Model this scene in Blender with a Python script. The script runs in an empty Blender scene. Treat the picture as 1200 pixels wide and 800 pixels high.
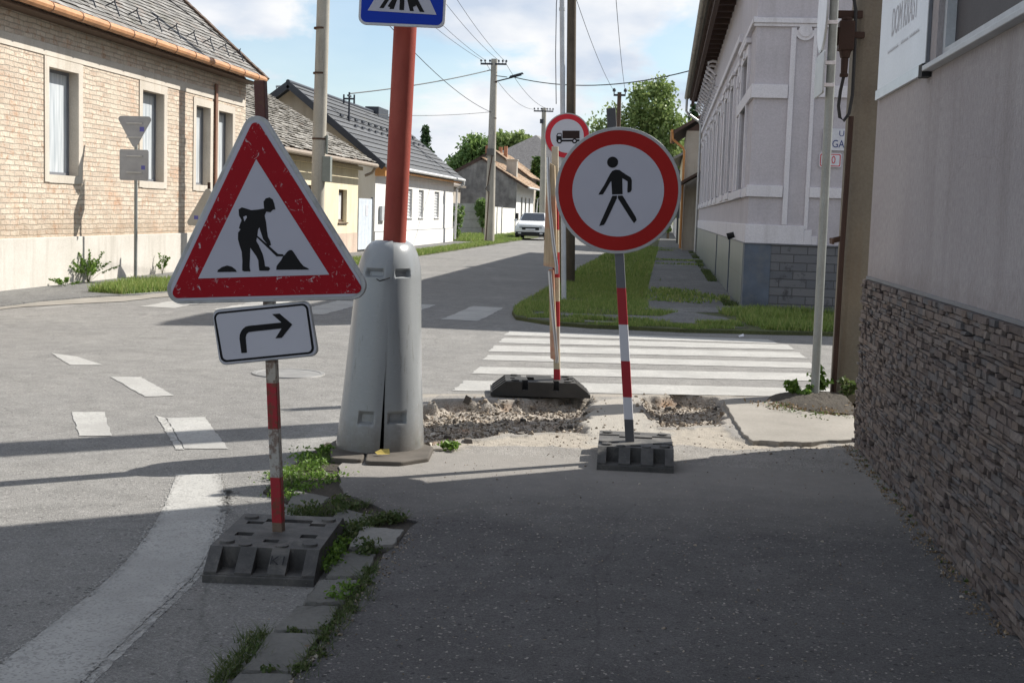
import bpy, bmesh, math, random
import numpy as np
from mathutils import Vector, Matrix
random.seed(7); RNG = np.random.default_rng(7)
sc = bpy.context.scene
COL = sc.collection
PI = math.pi
# ---------------------------------------------------------------- camera
cd = bpy.data.cameras.new('camera'); cam = bpy.data.objects.new('camera', cd); COL.objects.link(cam); sc.camera = cam
cd.sensor_width = 36.0; cd.lens = 36.0 * 1535.0 / 1200.0; cd.clip_start = 0.05; cd.clip_end = 3000
PITCH = math.radians(5.6104); YAW = math.radians(6.4797); ROLL = 0.0326
cam.matrix_world = (Matrix.Translation((0, 0, 1.42)) @ Matrix.Rotation(YAW, 4, 'Z') @
                    Matrix.Rotation(PI/2 - PITCH, 4, 'X') @ Matrix.Rotation(ROLL, 4, 'Z'))
# ---------------------------------------------------------------- world and sun
SUN_EL = math.radians(41.5); SUN_AZ = math.atan2(1.0, 0.78)
w = bpy.data.worlds.new('World'); sc.world = w; w.use_nodes = True
nt = w.node_tree; nt.nodes.clear()
def wn(t): return nt.nodes.new(t)
out = wn('ShaderNodeOutputWorld'); sky = wn('ShaderNodeTexSky'); sky.sky_type = 'NISHITA'; sky.sun_disc = False
sky.sun_elevation = SUN_EL; sky.sun_rotation = SUN_AZ; sky.altitude = 0; sky.air_density = 1.0; sky.dust_density = 0.3; sky.ozone_density = 1.5
bg = wn('ShaderNodeBackground'); bg.inputs[1].default_value = 0.060
cl = wn('ShaderNodeBackground'); cl.inputs[1].default_value = 0.43
mixs = wn('ShaderNodeMixShader')
tc = wn('ShaderNodeTexCoord'); mp = wn('ShaderNodeMapping'); mp.inputs['Scale'].default_value = (1, 1, 2.4); mp.inputs['Location'].default_value = (0.35, 0.2, 0.12)
n1 = wn('ShaderNodeTexNoise'); n1.inputs['Scale'].default_value = 6.0; n1.inputs['Detail'].default_value = 9; n1.inputs['Roughness'].default_value = 0.55; n1.inputs['Distortion'].default_value = 0.25
rp = wn('ShaderNodeValToRGB'); rp.color_ramp.elements[0].position = 0.445; rp.color_ramp.elements[1].position = 0.535
rp.color_ramp.elements[0].color = (0.16, 0.16, 0.16, 1)
n2 = wn('ShaderNodeTexNoise'); n2.inputs['Scale'].default_value = 9.0; n2.inputs['Detail'].default_value = 6
r2 = wn('ShaderNodeValToRGB'); r2.color_ramp.elements[0].position = 0.36; r2.color_ramp.elements[1].position = 0.6
r2.color_ramp.elements[0].color = (0.60, 0.69, 0.83, 1); r2.color_ramp.elements[1].color = (0.97, 0.98, 1.0, 1)
L = nt.links.new
L(tc.outputs['Generated'], mp.inputs[0]); L(mp.outputs[0], n1.inputs[0]); L(mp.outputs[0], n2.inputs[0])
L(n1.outputs[0], rp.inputs[0]); L(n2.outputs[0], r2.inputs[0]); L(r2.outputs[0], cl.inputs[0])
sx = wn('ShaderNodeSeparateXYZ'); L(tc.outputs['Generated'], sx.inputs[0])
rz = wn('ShaderNodeValToRGB'); rz.color_ramp.elements[0].position = 0.22; rz.color_ramp.elements[0].color = (1,1,1,1); rz.color_ramp.elements[1].position = 0.55; rz.color_ramp.elements[1].color = (0.92,0.92,0.92,1)
L(sx.outputs[2], rz.inputs[0]); mf = wn('ShaderNodeMath'); mf.operation = 'MULTIPLY'; L(rp.outputs[0], mf.inputs[0]); L(rz.outputs[0], mf.inputs[1])
L(sky.outputs[0], bg.inputs[0]); L(mf.outputs[0], mixs.inputs[0]); L(bg.outputs[0], mixs.inputs[1]); L(cl.outputs[0], mixs.inputs[2]); L(mixs.outputs[0], out.inputs[0])
sd = bpy.data.lights.new('sun', 'SUN'); sd.energy = 3.3; sd.angle = math.radians(0.53); sd.color = (1.0, 0.955, 0.88)
sun = bpy.data.objects.new('sun', sd); COL.objects.link(sun); sun.location = (20, 12, 30)
SV = Vector((math.sin(SUN_AZ)*math.cos(SUN_EL), math.cos(SUN_AZ)*math.cos(SUN_EL), math.sin(SUN_EL)))
sun.rotation_euler = SV.to_track_quat('Z', 'Y').to_euler()
sc.view_settings.view_transform = 'Standard'; sc.view_settings.look = 'None'; sc.view_settings.gamma = 1.0
sc.view_settings.exposure = 1.24
sc.render.engine = 'CYCLES'
try:
    sc.cycles.use_denoising = True; sc.cycles.denoiser = 'OPENIMAGEDENOISE'; sc.cycles.max_bounces = 6
except Exception: pass

# ---------------------------------------------------------------- node helpers
class NB:
    """small node-tree builder for one material"""
    def __init__(s, name, rough=0.85, spec=0.25, metallic=0.0):
        s.m = bpy.data.materials.new(name); s.m.use_nodes = True; s.t = s.m.node_tree
        s.b = s.t.nodes['Principled BSDF']; s.b.inputs['Roughness'].default_value = rough
        s.b.inputs['Metallic'].default_value = metallic
        s.b.inputs['Specular IOR Level'].default_value = spec
        g = s.n('ShaderNodeNewGeometry'); s.g = g; s.pos = g.outputs['Position']; s.island = g.outputs['Random Per Island']
        s.obj = s.n('ShaderNodeTexCoord').outputs['Object']
    def n(s, t): return s.t.nodes.new(t)
    def set(s, sock, v):
        if hasattr(v, 'is_output') or isinstance(v, bpy.types.NodeSocket): s.t.links.new(v, sock)
        elif isinstance(v, (tuple, list)) and len(v) == 3 and sock.type == 'RGBA': sock.default_value = (*v, 1)
        else: sock.default_value = v
    def noise(s, scale, detail=4, rough=0.55, vec=None, dist=0.0, col=False):
        k = s.n('ShaderNodeTexNoise'); s.set(k.inputs['Vector'], vec or s.pos); s.set(k.inputs['Scale'], scale)
        k.inputs['Detail'].default_value = detail; k.inputs['Roughness'].default_value = rough; k.inputs['Distortion'].default_value = dist
        return k.outputs[1 if col else 0]
    def voro(s, scale, feature='F1', vec=None, outp='Distance', rnd=1.0):
        k = s.n('ShaderNodeTexVoronoi'); k.feature = feature; s.set(k.inputs['Vector'], vec or s.pos); k.inputs['Scale'].default_value = scale
        k.inputs['Randomness'].default_value = rnd
        return k.outputs[outp]
    def ramp(s, fac, stops, interp='LINEAR'):
        k = s.n('ShaderNodeValToRGB'); s.set(k.inputs[0], fac); e = k.color_ramp.elements; k.color_ramp.interpolation = interp
        while len(e) < len(stops): e.new(0.5)
        for i, (p, c) in enumerate(stops):
            e[i].position = p; e[i].color = (c, c, c, 1) if not isinstance(c, (tuple, list)) else (*c, 1)
        return k.outputs[0]
    def mix(s, fac, a, b, mode='MIX'):
        k = s.n('ShaderNodeMix'); k.data_type = 'RGBA'; k.blend_type = mode
        s.set(k.inputs[0], fac); s.set(k.inputs[6], a); s.set(k.inputs[7], b); return k.outputs[2]
    def math(s, op, a, b=0.0, clamp=False):
        k = s.n('ShaderNodeMath'); k.operation = op; k.use_clamp = clamp; s.set(k.inputs[0], a); s.set(k.inputs[1], b); return k.outputs[0]
    def sep(s, v): k = s.n('ShaderNodeSeparateXYZ'); s.set(k.inputs[0], v); return k.outputs
    def comb(s, x, y, z):
        k = s.n('ShaderNodeCombineXYZ'); s.set(k.inputs[0], x); s.set(k.inputs[1], y); s.set(k.inputs[2], z); return k.outputs[0]
    def scalev(s, v, sx, sy, sz):
        k = s.n('ShaderNodeMapping'); s.set(k.inputs[0], v); k.inputs['Scale'].default_value = (sx, sy, sz); return k.outputs[0]
    def bump(s, h, strength=0.4, dist=0.01, prev=None):
        k = s.n('ShaderNodeBump'); s.set(k.inputs['Height'], h); k.inputs['Strength'].default_value = strength; k.inputs['Distance'].default_value = dist
        if prev is not None: s.set(k.inputs['Normal'], prev)
        s.set(s.b.inputs['Normal'], k.outputs[0]); return k.outputs[0]
    def color(s, c): s.set(s.b.inputs['Base Color'], c)
    def attr(s, name): k = s.n('ShaderNodeAttribute'); k.attribute_name = name; return k.outputs

MATS = {}
def plain(name, col, rough=0.6, var=0.12, scale=6.0, grain=60.0, gamt=0.06, bump=0.15, bdist=0.004, metallic=0.0, spec=0.3, dirt=None, dirtamt=0.35, dscale=2.0):
    """a base colour broken up by a broad and a fine noise, optional dirt colour in patches"""
    if name in MATS: return MATS[name]
    b = NB(name, rough, spec, metallic)
    f = b.ramp(b.noise(scale, 5), [(0.25, 1 - var), (0.75, 1 + var)])
    g = b.ramp(b.noise(grain, 3), [(0.3, 1 - gamt), (0.7, 1 + gamt)])
    c = b.mix(1.0, b.mix(1.0, col, f, 'MULTIPLY'), g, 'MULTIPLY')
    if dirt: c = b.mix(b.ramp(b.noise(dscale, 8, 0.65), [(0.48, 0.0), (0.68, dirtamt)]), c, dirt)
    b.color(c)
    if bump: b.bump(b.noise(grain, 4), bump, bdist)
    MATS[name] = b.m; return b.m

# ---------------------------------------------------------------- mesh builder
class MB:
    def __init__(s): s.v = []; s.f = []; s.mi = []; s.cur = 0
    def add(s, vs, fs):
        o = len(s.v); s.v += [tuple(p) for p in vs]
        for f in fs: s.f.append(tuple(i + o for i in f)); s.mi.append(s.cur)
        return s
    def box(s, x0, y0, z0, x1, y1, z1):
        if x0 > x1: x0, x1 = x1, x0
        if y0 > y1: y0, y1 = y1, y0
        if z0 > z1: z0, z1 = z1, z0
        return s.add([(x0,y0,z0),(x1,y0,z0),(x1,y1,z0),(x0,y1,z0),(x0,y0,z1),(x1,y0,z1),(x1,y1,z1),(x0,y1,z1)],
                     [(0,3,2,1),(4,5,6,7),(0,1,5,4),(1,2,6,5),(2,3,7,6),(3,0,4,7)])
    def obox(s, c, size, M):
        hx, hy, hz = size[0]/2, size[1]/2, size[2]/2; c = Vector(c)
        P = [c + M @ Vector(p) for p in [(-hx,-hy,-hz),(hx,-hy,-hz),(hx,hy,-hz),(-hx,hy,-hz),(-hx,-hy,hz),(hx,-hy,hz),(hx,hy,hz),(-hx,hy,hz)]]
        return s.add(P, [(0,3,2,1),(4,5,6,7),(0,1,5,4),(1,2,6,5),(2,3,7,6),(3,0,4,7)])
    def bar(s, p0, p1, a, b=None, up=(0,0,1)):
        b = b or a; p0 = Vector(p0); p1 = Vector(p1); d = p1 - p0; L = d.length; d.normalize()
        u = Vector(up); 
        if abs(d.dot(u)) > 0.98: u = Vector((1,0,0))
        x = d.cross(u).normalized(); y = x.cross(d).normalized()
        M = Matrix((x, d, y)).transposed()
        return s.obox((p0 + p1)/2, (a, L, b), M)
    def cyl(s, p0, p1, r0, r1=None, n=16, cap=True):
        r1 = r0 if r1 is None else r1; p0 = Vector(p0); p1 = Vector(p1); d = (p1 - p0).normalized()
        u = Vector((0,0,1)) if abs(d.z) < 0.9 else Vector((1,0,0))
        x = d.cross(u).normalized(); y = d.cross(x).normalized(); o = len(s.v)
        vs = []
        for p, r in ((p0, r0), (p1, r1)):
            for i in range(n): a = 2*PI*i/n; vs.append(p + x*(r*math.cos(a)) + y*(r*math.sin(a)))
        fs = [(i, (i+1) % n, n + (i+1) % n, n + i) for i in range(n)]
        if cap: fs += [tuple(range(n-1, -1, -1)), tuple(range(n, 2*n))]
        return s.add(vs, fs)
    def tube(s, pts, r, n=8, cap=True):
        pts = [Vector(p) for p in pts]; rs = r if isinstance(r, (list, tuple)) else [r]*len(pts); vs = []; up = None
        for k, p in enumerate(pts):
            d = (pts[min(k+1, len(pts)-1)] - pts[max(k-1, 0)]).normalized()
            if up is None: up = Vector((0,0,1)) if abs(d.z) < 0.9 else Vector((1,0,0))
            x = d.cross(up).normalized(); y = d.cross(x).normalized(); up = -y if False else up
            for i in range(n): a = 2*PI*i/n; vs.append(p + x*(rs[k]*math.cos(a)) + y*(rs[k]*math.sin(a)))
        fs = []
        for k in range(len(pts)-1):
            for i in range(n): fs.append((k*n+i, k*n+(i+1) % n, (k+1)*n+(i+1) % n, (k+1)*n+i))
        if cap: fs += [tuple(range(n-1, -1, -1)), tuple(range((len(pts)-1)*n, len(pts)*n))]
        return s.add(vs, fs)
    def lathe(s, c, prof, n=24, a0=0.0, a1=2*PI):
        full = abs(a1 - a0 - 2*PI) < 1e-6; m = n if full else n + 1; vs = []
        for r, z in prof:
            for i in range(m): a = a0 + (a1-a0)*i/n; vs.append((c[0]+r*math.cos(a), c[1]+r*math.sin(a), c[2]+z))
        fs = []
        for k in range(len(prof)-1):
            for i in range(n): j = (i+1) % m; fs.append((k*m+i, k*m+j, (k+1)*m+j, (k+1)*m+i))
        return s.add(vs, fs)
    def prism(s, poly, fn, d0, d1, back=True):
        """poly in 2D, fn(u,v,d)->3D, from depth d0 (front) to d1"""
        n = len(poly); vs = [fn(u, v, d0) for u, v in poly] + [fn(u, v, d1) for u, v in poly]
        fs = [tuple(range(n))] + ([tuple(range(2*n-1, n-1, -1))] if back else [])
        fs += [(i, n+i, n+(i+1) % n, (i+1) % n) for i in range(n)]
        return s.add(vs, fs)
    def ring(s, c2, ro, ri, fn, d0, d1, n=64):
        vs = []
        for r, d in ((ro, d0), (ri, d0), (ro, d1), (ri, d1)):
            for i in range(n): a = 2*PI*i/n; vs.append(fn(c2[0]+r*math.cos(a), c2[1]+r*math.sin(a), d))
        fs = []
        for i in range(n):
            j = (i+1) % n
            fs += [(i, j, n+j, n+i), (2*n+i, 3*n+i, 3*n+j, 2*n+j), (i, 2*n+i, 2*n+j, j), (n+i, n+j, 3*n+j, 3*n+i)]
        return s.add(vs, fs)
    def build_each(s, name, mat, parent=None, **kw):
        """every connected piece becomes a part of its own"""
        par = list(range(len(s.v)))
        def find(a):
            while par[a] != a: par[a] = par[par[a]]; a = par[a]
            return a
        for f in s.f:
            for i in f[1:]: par[find(i)] = find(f[0])
        gr = {}
        for f in s.f: gr.setdefault(find(f[0]), []).append(f)
        out_ = []
        for fs in gr.values():
            m = MB(); used = sorted({i for f in fs for i in f}); mp_ = {u: k for k, u in enumerate(used)}
            m.add([s.v[u] for u in used], [tuple(mp_[i] for i in f) for f in fs]); out_.append(m.build(name, mat, parent, **kw))
        return out_
    def build(s, name, mat, parent=None, world=False, smooth=False, bevel=0.0, fix=True):
        me = bpy.data.meshes.new(name); off = Vector(parent.location) if (parent is not None and world) else Vector((0,0,0))
        if parent is not None and world and parent.parent is not None: off = off + Vector(parent.parent.location)
        if world == 'root': off = world_off(parent)
        vs = [(p[0]-off.x, p[1]-off.y, p[2]-off.z) for p in s.v]
        me.from_pydata(vs, [], s.f)
        mats = mat if isinstance(mat, (list, tuple)) else [mat]
        for m in mats: me.materials.append(m)
        if len(mats) > 1: me.polygons.foreach_set('material_index', s.mi)
        if fix:
            bm = bmesh.new(); bm.from_mesh(me); bmesh.ops.recalc_face_normals(bm, faces=bm.faces); bm.to_mesh(me); bm.free()
        o = bpy.data.objects.new(name, me); COL.objects.link(o)
        if parent is not None: o.parent = parent
        if smooth:
            me.polygons.foreach_set('use_smooth', [True]*len(me.polygons))
            try: me.set_sharp_from_angle(angle=math.radians(35))
            except Exception: pass
        if bevel:
            bv = o.modifiers.new('bevel', 'BEVEL'); bv.width = bevel; bv.segments = 2; bv.limit_method = 'ANGLE'
        return o
def world_off(p):
    o = Vector((0,0,0))
    while p is not None: o += Vector(p.location); p = p.parent
    return o
def tag(o, label=None, cat=None, group=None, kind=None):
    if label: o['label'] = label
    if cat: o['category'] = cat
    if group: o['group'] = group
    if kind: o['kind'] = kind
    return o
def thing(name, label, cat, loc=(0,0,0), rotz=0.0, group=None):
    o = bpy.data.objects.new(name, None); COL.objects.link(o); o.location = loc; o.rotation_euler = (0,0,rotz); o.empty_display_size = 0.2
    return tag(o, label, cat, group)
def copy_tree(o, parent=None):
    c = o.copy(); COL.objects.link(c)
    if parent is not None: c.parent = parent
    for ch in [x for x in o.children]: copy_tree(ch, c)
    return c
def round_poly(pts, r, n=6):
    out_ = []; N = len(pts)
    for i in range(N):
        p = Vector(pts[i]); a = Vector(pts[i-1]); b = Vector(pts[(i+1) % N])
        u = (a-p).normalized(); v = (b-p).normalized(); ang = u.angle(v)
        t = r/math.tan(ang/2); t = min(t, (a-p).length*0.45, (b-p).length*0.45); rr = t*math.tan(ang/2)
        c = p + (u+v).normalized()*(rr/math.sin(ang/2))
        s0 = p + u*t - c; s1 = p + v*t - c
        a0 = math.atan2(s0.y, s0.x); a1 = math.atan2(s1.y, s1.x); d = (a1-a0+PI) % (2*PI) - PI
        for k in range(n+1): an = a0 + d*k/n; out_.append((c.x+rr*math.cos(an), c.y+rr*math.sin(an)))
    return out_
def XZ(x, z, d): return (x, d, z)            # sign plane facing -Y, depth along +Y
def text_poly(mb, txt, size, fn, d0, d1, align='CENTER', narrow=1.0, shear=0.0):
    """lettering from the built-in font laid on a plane by fn(u,v,d)"""
    cu = bpy.data.curves.new('t', 'FONT'); cu.body = txt; cu.size = size; cu.align_x = align; cu.align_y = 'CENTER'; cu.resolution_u = 3
    o = bpy.data.objects.new('t', cu); me = o.to_mesh()
    vs = [(v.co.x*narrow + shear*v.co.y, v.co.y) for v in me.vertices]; fs = [tuple(p.vertices) for p in me.polygons]
    n = len(vs)
    mb.add([fn(u, v, d0) for u, v in vs], fs)
    o.to_mesh_clear(); bpy.data.objects.remove(o); bpy.data.curves.remove(cu)
def fast_mesh(name, verts, faces_n, mat, parent=None, n=4, smooth=False):
    """verts: (N,3) numpy in face order, each face n own vertices"""
    me = bpy.data.meshes.new(name); N = len(verts); F = N//n
    me.vertices.add(N); me.vertices.foreach_set('co', np.asarray(verts, dtype=np.float32).ravel())
    me.loops.add(N); me.loops.foreach_set('vertex_index', np.arange(N, dtype=np.int32))
    me.polygons.add(F); me.polygons.foreach_set('loop_start', np.arange(0, N, n, dtype=np.int32))
    try: me.polygons.foreach_set('loop_total', np.full(F, n, dtype=np.int32))
    except Exception: pass
    me.update(calc_edges=True); me.materials.append(mat)
    o = bpy.data.objects.new(name, me); COL.objects.link(o)
    if parent is not None: o.parent = parent
    return o
def leaves(centers, size, jit=0.35):
    """random oriented leaf quads at given centres (numpy)"""
    N = len(centers); a = RNG.normal(size=(N,3)); a /= np.linalg.norm(a, axis=1)[:,None]
    b = RNG.normal(size=(N,3)); b -= (a*b).sum(1)[:,None]*a; b /= np.linalg.norm(b, axis=1)[:,None]
    s = size*(1 + jit*RNG.uniform(-1, 1, N)); a *= s[:,None]; b *= (s*0.6)[:,None]
    c = np.asarray(centers); q = np.stack([c-a, c-b*0.9+a*0.1, c+a, c+b*0.9+a*0.1], axis=1)
    return q.reshape(-1, 3)
def crown_points(lobes, n):
    """points in the volume and mostly near the shell of a set of ellipsoid lobes, gathered in small clumps"""
    vol = np.array([l[3]*l[4]*l[5] for l in lobes]); pr = vol/vol.sum(); out_ = []
    k = max(1, n//14)
    for li, cnt in enumerate(RNG.multinomial(k, pr)):
        l = lobes[li]; d = RNG.normal(size=(cnt,3)); d /= np.linalg.norm(d, axis=1)[:,None]
        r = RNG.uniform(0.45, 1.05, cnt)**0.6
        p = d*r[:,None]*np.array(l[3:6]) + np.array(l[:3]); out_.append(p)
    cc = np.concatenate(out_); sp = 0.17*float(np.mean([l[3] for l in lobes]))
    pts = cc[:,None,:] + RNG.normal(scale=sp, size=(len(cc), 14, 3)); return pts.reshape(-1, 3)
def leaf_mat(name, cols, trans=0.25):
    b = NB(name, 0.55, 0.3); b.color(b.ramp(b.island, [(i/(len(cols)-1), c) for i, c in enumerate(cols)]))
    try: b.b.inputs['Subsurface Weight'].default_value = 0.0
    except Exception: pass
    tr = b.n('ShaderNodeBsdfTranslucent'); mx = b.n('ShaderNodeMixShader'); mx.inputs[0].default_value = trans
    b.set(tr.inputs[0], b.ramp(b.island, [(i/(len(cols)-1), tuple(min(1, x*1.5) for x in c)) for i, c in enumerate(cols)]))
    o = b.t.nodes['Material Output']; b.t.links.new(b.b.outputs[0], mx.inputs[1]); b.t.links.new(tr.outputs[0], mx.inputs[2]); b.t.links.new(mx.outputs[0], o.inputs[0])
    return b.m

# ---------------------------------------------------------------- materials of the place
def asphalt(name, c0, c1, stones, agg=110.0, dust=False):
    b = NB(name, 0.9, 0.2)
    big = b.noise(0.55, 6, 0.6); mid = b.noise(5.0, 6, 0.65)
    c = b.mix(b.ramp(big, [(0.3, 0.0), (0.7, 1.0)]), c0, c1)
    c = b.mix(1.0, c, b.ramp(mid, [(0.25, 0.82), (0.75, 1.15)]), 'MULTIPLY')
    c = b.mix(b.ramp(b.noise(1.1, 7, 0.7, dist=1.0), [(0.55, 0.0), (0.62, 0.28)]), c, tuple(x*0.62 for x in c0))
    c = b.mix(b.ramp(b.noise(0.8, 7, 0.7, b.scalev(b.pos, 1, .5, 1), dist=0.6), [(0.56, 0.0), (0.66, 0.4)]), c, tuple(x*1.5 for x in c1))
    rc = b.sep(b.voro(agg, outp='Color'))
    c = b.mix(1.0, c, b.ramp(rc[0], [(0.0, 0.72), (0.5, 1.0), (1.0, 1.28)]), 'MULTIPLY')
    c = b.mix(b.ramp(b.sep(b.voro(agg*0.62, outp='Color'))[1], [(0.974, 0.0), (0.984, 0.6)]), c, stones)
    c = b.mix(b.ramp(b.sep(b.voro(agg*0.42, outp='Color'))[2], [(0.986, 0.0), (0.992, 0.7)]), c, tuple(x*0.35 for x in c0))
    wob = b.mix(0.25, b.pos, b.noise(1.3, 4, col=True), 'ADD')
    cr = b.voro(0.45, 'DISTANCE_TO_EDGE', wob)
    c = b.mix(b.ramp(cr, [(0.0, 0.32), (0.003, 0.0)]), c, tuple(x*0.4 for x in c0))
    b.color(c)
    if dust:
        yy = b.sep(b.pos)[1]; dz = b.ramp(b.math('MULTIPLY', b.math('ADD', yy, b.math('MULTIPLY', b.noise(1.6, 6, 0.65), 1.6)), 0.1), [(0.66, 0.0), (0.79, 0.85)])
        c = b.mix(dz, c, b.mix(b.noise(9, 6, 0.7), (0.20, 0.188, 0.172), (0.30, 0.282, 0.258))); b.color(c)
    n = b.bump(b.voro(agg, outp='Distance'), 0.55, 0.004); b.bump(b.noise(14, 6), 0.35, 0.012, n)
    return b.m
M_road = asphalt('road_asphalt', (0.185, 0.18, 0.172), (0.225, 0.218, 0.205), (0.40, 0.385, 0.36), 190)
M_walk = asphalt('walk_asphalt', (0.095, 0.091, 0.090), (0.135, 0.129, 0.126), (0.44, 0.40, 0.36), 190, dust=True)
M_path = asphalt('far_walk_asphalt', (0.13, 0.13, 0.128), (0.18, 0.178, 0.17), (0.3, 0.29, 0.27), 60)
def paint_mat():
    b = NB('road_paint', 0.75, 0.25)
    wear = b.ramp(b.noise(22, 8, 0.75), [(0.36, 1.0), (0.50, 0.0)]); w2 = b.ramp(b.noise(2.2, 5, 0.6), [(0.35, 0.85), (0.62, 0.0)])
    w3 = b.ramp(b.sep(b.voro(120, outp='Color'))[0], [(0.78, 0.0), (0.86, 0.6)])
    f = b.math('MAXIMUM', b.math('MAXIMUM', b.math('MULTIPLY', wear, 0.55), b.math('MULTIPLY', w2, 0.5)), w3)
    b.color(b.mix(f, b.mix(b.noise(3, 4), (0.36, 0.355, 0.335), (0.45, 0.44, 0.415)), (0.20, 0.195, 0.185)))
    b.bump(b.voro(90), 0.4, 0.003); return b.m
M_paint = paint_mat()
def worn_paint():
    b = NB('worn_road_paint', 0.8, 0.2)
    wear = b.ramp(b.noise(26, 9, 0.8), [(0.40, 1.0), (0.58, 0.15)])
    b.color(b.mix(wear, (0.50, 0.49, 0.46), (0.20, 0.195, 0.185))); b.bump(b.voro(90), 0.4, 0.003); return b.m
M_wornpaint = worn_paint()
def concrete(name, c0, c1, grime=(0.10,0.09,0.07), rough=0.9, streak=True, g=45, bst=0.35):
    b = NB(name, rough, 0.2)
    c = b.mix(b.ramp(b.noise(1.6, 7, 0.6), [(0.3, 0), (0.7, 1)]), c0, c1)
    c = b.mix(1.0, c, b.ramp(b.noise(g, 4, 0.7), [(0.3, 0.88), (0.7, 1.1)]), 'MULTIPLY')
    if streak:
        c = b.mix(b.ramp(b.noise(3.0, 6, 0.6, b.scalev(b.pos, 1.6, 1.6, 0.18)), [(0.52, 0.0), (0.75, 0.42)]), c, grime)
    c = b.mix(b.ramp(b.noise(9, 8, 0.75), [(0.60, 0.0), (0.72, 0.35)]), c, grime)
    b.color(c); b.bump(b.noise(g, 5, 0.7), bst, 0.006); return b.m
M_conc = concrete('pole_concrete', (0.36, 0.34, 0.29), (0.46, 0.43, 0.37))
M_conc_rust = concrete('rusty_pole_concrete', (0.155, 0.138, 0.115), (0.22, 0.195, 0.155), (0.16, 0.10, 0.055))
M_kerb = concrete('kerb_concrete', (0.125, 0.122, 0.112), (0.20, 0.195, 0.18), (0.06, 0.063, 0.045), streak=False, g=38, bst=1.0)
M_slab = concrete('slab_concrete', (0.215, 0.20, 0.175), (0.31, 0.288, 0.255), (0.13, 0.115, 0.09), streak=False)
M_kerbpale = concrete('pale_kerb_concrete', (0.20, 0.195, 0.18), (0.30, 0.29, 0.27), (0.08, 0.08, 0.06), streak=False, g=38, bst=1.0)
M_surround = concrete('window_surround_plaster', (0.50, 0.455, 0.39), (0.59, 0.54, 0.47), (0.36, 0.30, 0.22))
M_plinthc = concrete('plinth_concrete', (0.50, 0.47, 0.42), (0.60, 0.565, 0.515), (0.27, 0.25, 0.2))
M_oldplaster = concrete('old_grey_plaster', (0.14, 0.135, 0.13), (0.34, 0.33, 0.31), (0.05, 0.05, 0.045), g=20)
M_whiteplaster = concrete('white_plaster', (0.70, 0.69, 0.67), (0.76, 0.75, 0.73), (0.55, 0.52, 0.47))
M_rawplaster = concrete('raw_gable_plaster', (0.36, 0.32, 0.28), (0.46, 0.42, 0.37), (0.2, 0.18, 0.15))
M_yellow = concrete('cream_plaster', (0.68, 0.60, 0.42), (0.76, 0.68, 0.50), (0.42, 0.33, 0.24))
M_lilac = concrete('lilac_plaster', (0.47, 0.44, 0.465), (0.53, 0.495, 0.52), (0.30, 0.275, 0.27))
M_trim = concrete('pale_lilac_trim', (0.66, 0.635, 0.665), (0.72, 0.695, 0.72), (0.36, 0.33, 0.32))
M_beige = concrete('beige_plaster', (0.36, 0.32, 0.27), (0.44, 0.40, 0.34), (0.22, 0.19, 0.15))
def rough_render():
    b = NB('rough_render', 0.92, 0.15)
    c = b.mix(b.ramp(b.noise(0.9, 5), [(0.3, 0), (0.7, 1)]), (0.36, 0.33, 0.335), (0.42, 0.39, 0.39))
    c = b.mix(1.0, c, b.ramp(b.noise(70, 4, 0.7, b.scalev(b.pos, 1, 1, 0.35)), [(0.3, 0.78), (0.7, 1.12)]), 'MULTIPLY')
    c = b.mix(b.ramp(b.noise(2.6, 7, 0.65, b.scalev(b.pos, 1, 1.6, 0.16)), [(0.50, 0.0), (0.72, 0.45)]), c, (0.24, 0.215, 0.205))
    zz = b.sep(b.pos)[2]
    c = b.mix(b.ramp(b.math('ADD', zz, b.math('MULTIPLY', b.noise(5, 7, 0.75), 0.5)), [(1.30/2, 0.0), (1.36/2, 0.0)]) if False else b.ramp(b.math('MULTIPLY', b.math('ADD', zz, b.math('MULTIPLY', b.noise(5, 7, 0.75), 0.6)), 0.5), [(0.66, 0.5), (0.76, 0.0)]), c, (0.22, 0.195, 0.18))
    ck = b.voro(0.8, 'DISTANCE_TO_EDGE', b.mix(0.3, b.pos, b.noise(1.5, 5, col=True), 'ADD')); c = b.mix(b.ramp(ck, [(0.0, 0.16), (0.002, 0.0)]), c, (0.16, 0.145, 0.14))
    b.color(c); b.bump(b.noise(110, 4, 0.7, b.scalev(b.pos, 1, 1, 0.5)), 0.9, 0.006); return b.m
M_render = rough_render()
def stone_mat():
    b = NB('stacked_stone', 0.85, 0.25)
    c = b.ramp(b.island, [(0.0, (0.085, 0.07, 0.066)), (0.2, (0.14, 0.112, 0.102)), (0.45, (0.175, 0.145, 0.13)), (0.6, (0.12, 0.115, 0.118)), (0.8, (0.21, 0.178, 0.16)), (1.0, (0.155, 0.118, 0.098))])
    c = b.mix(1.0, c, b.ramp(b.noise(40, 6, 0.7), [(0.3, 0.7), (0.7, 1.25)]), 'MULTIPLY')
    b.color(c); b.bump(b.noise(60, 6, 0.7), 0.8, 0.008); return b.m
M_stone = stone_mat()
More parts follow.
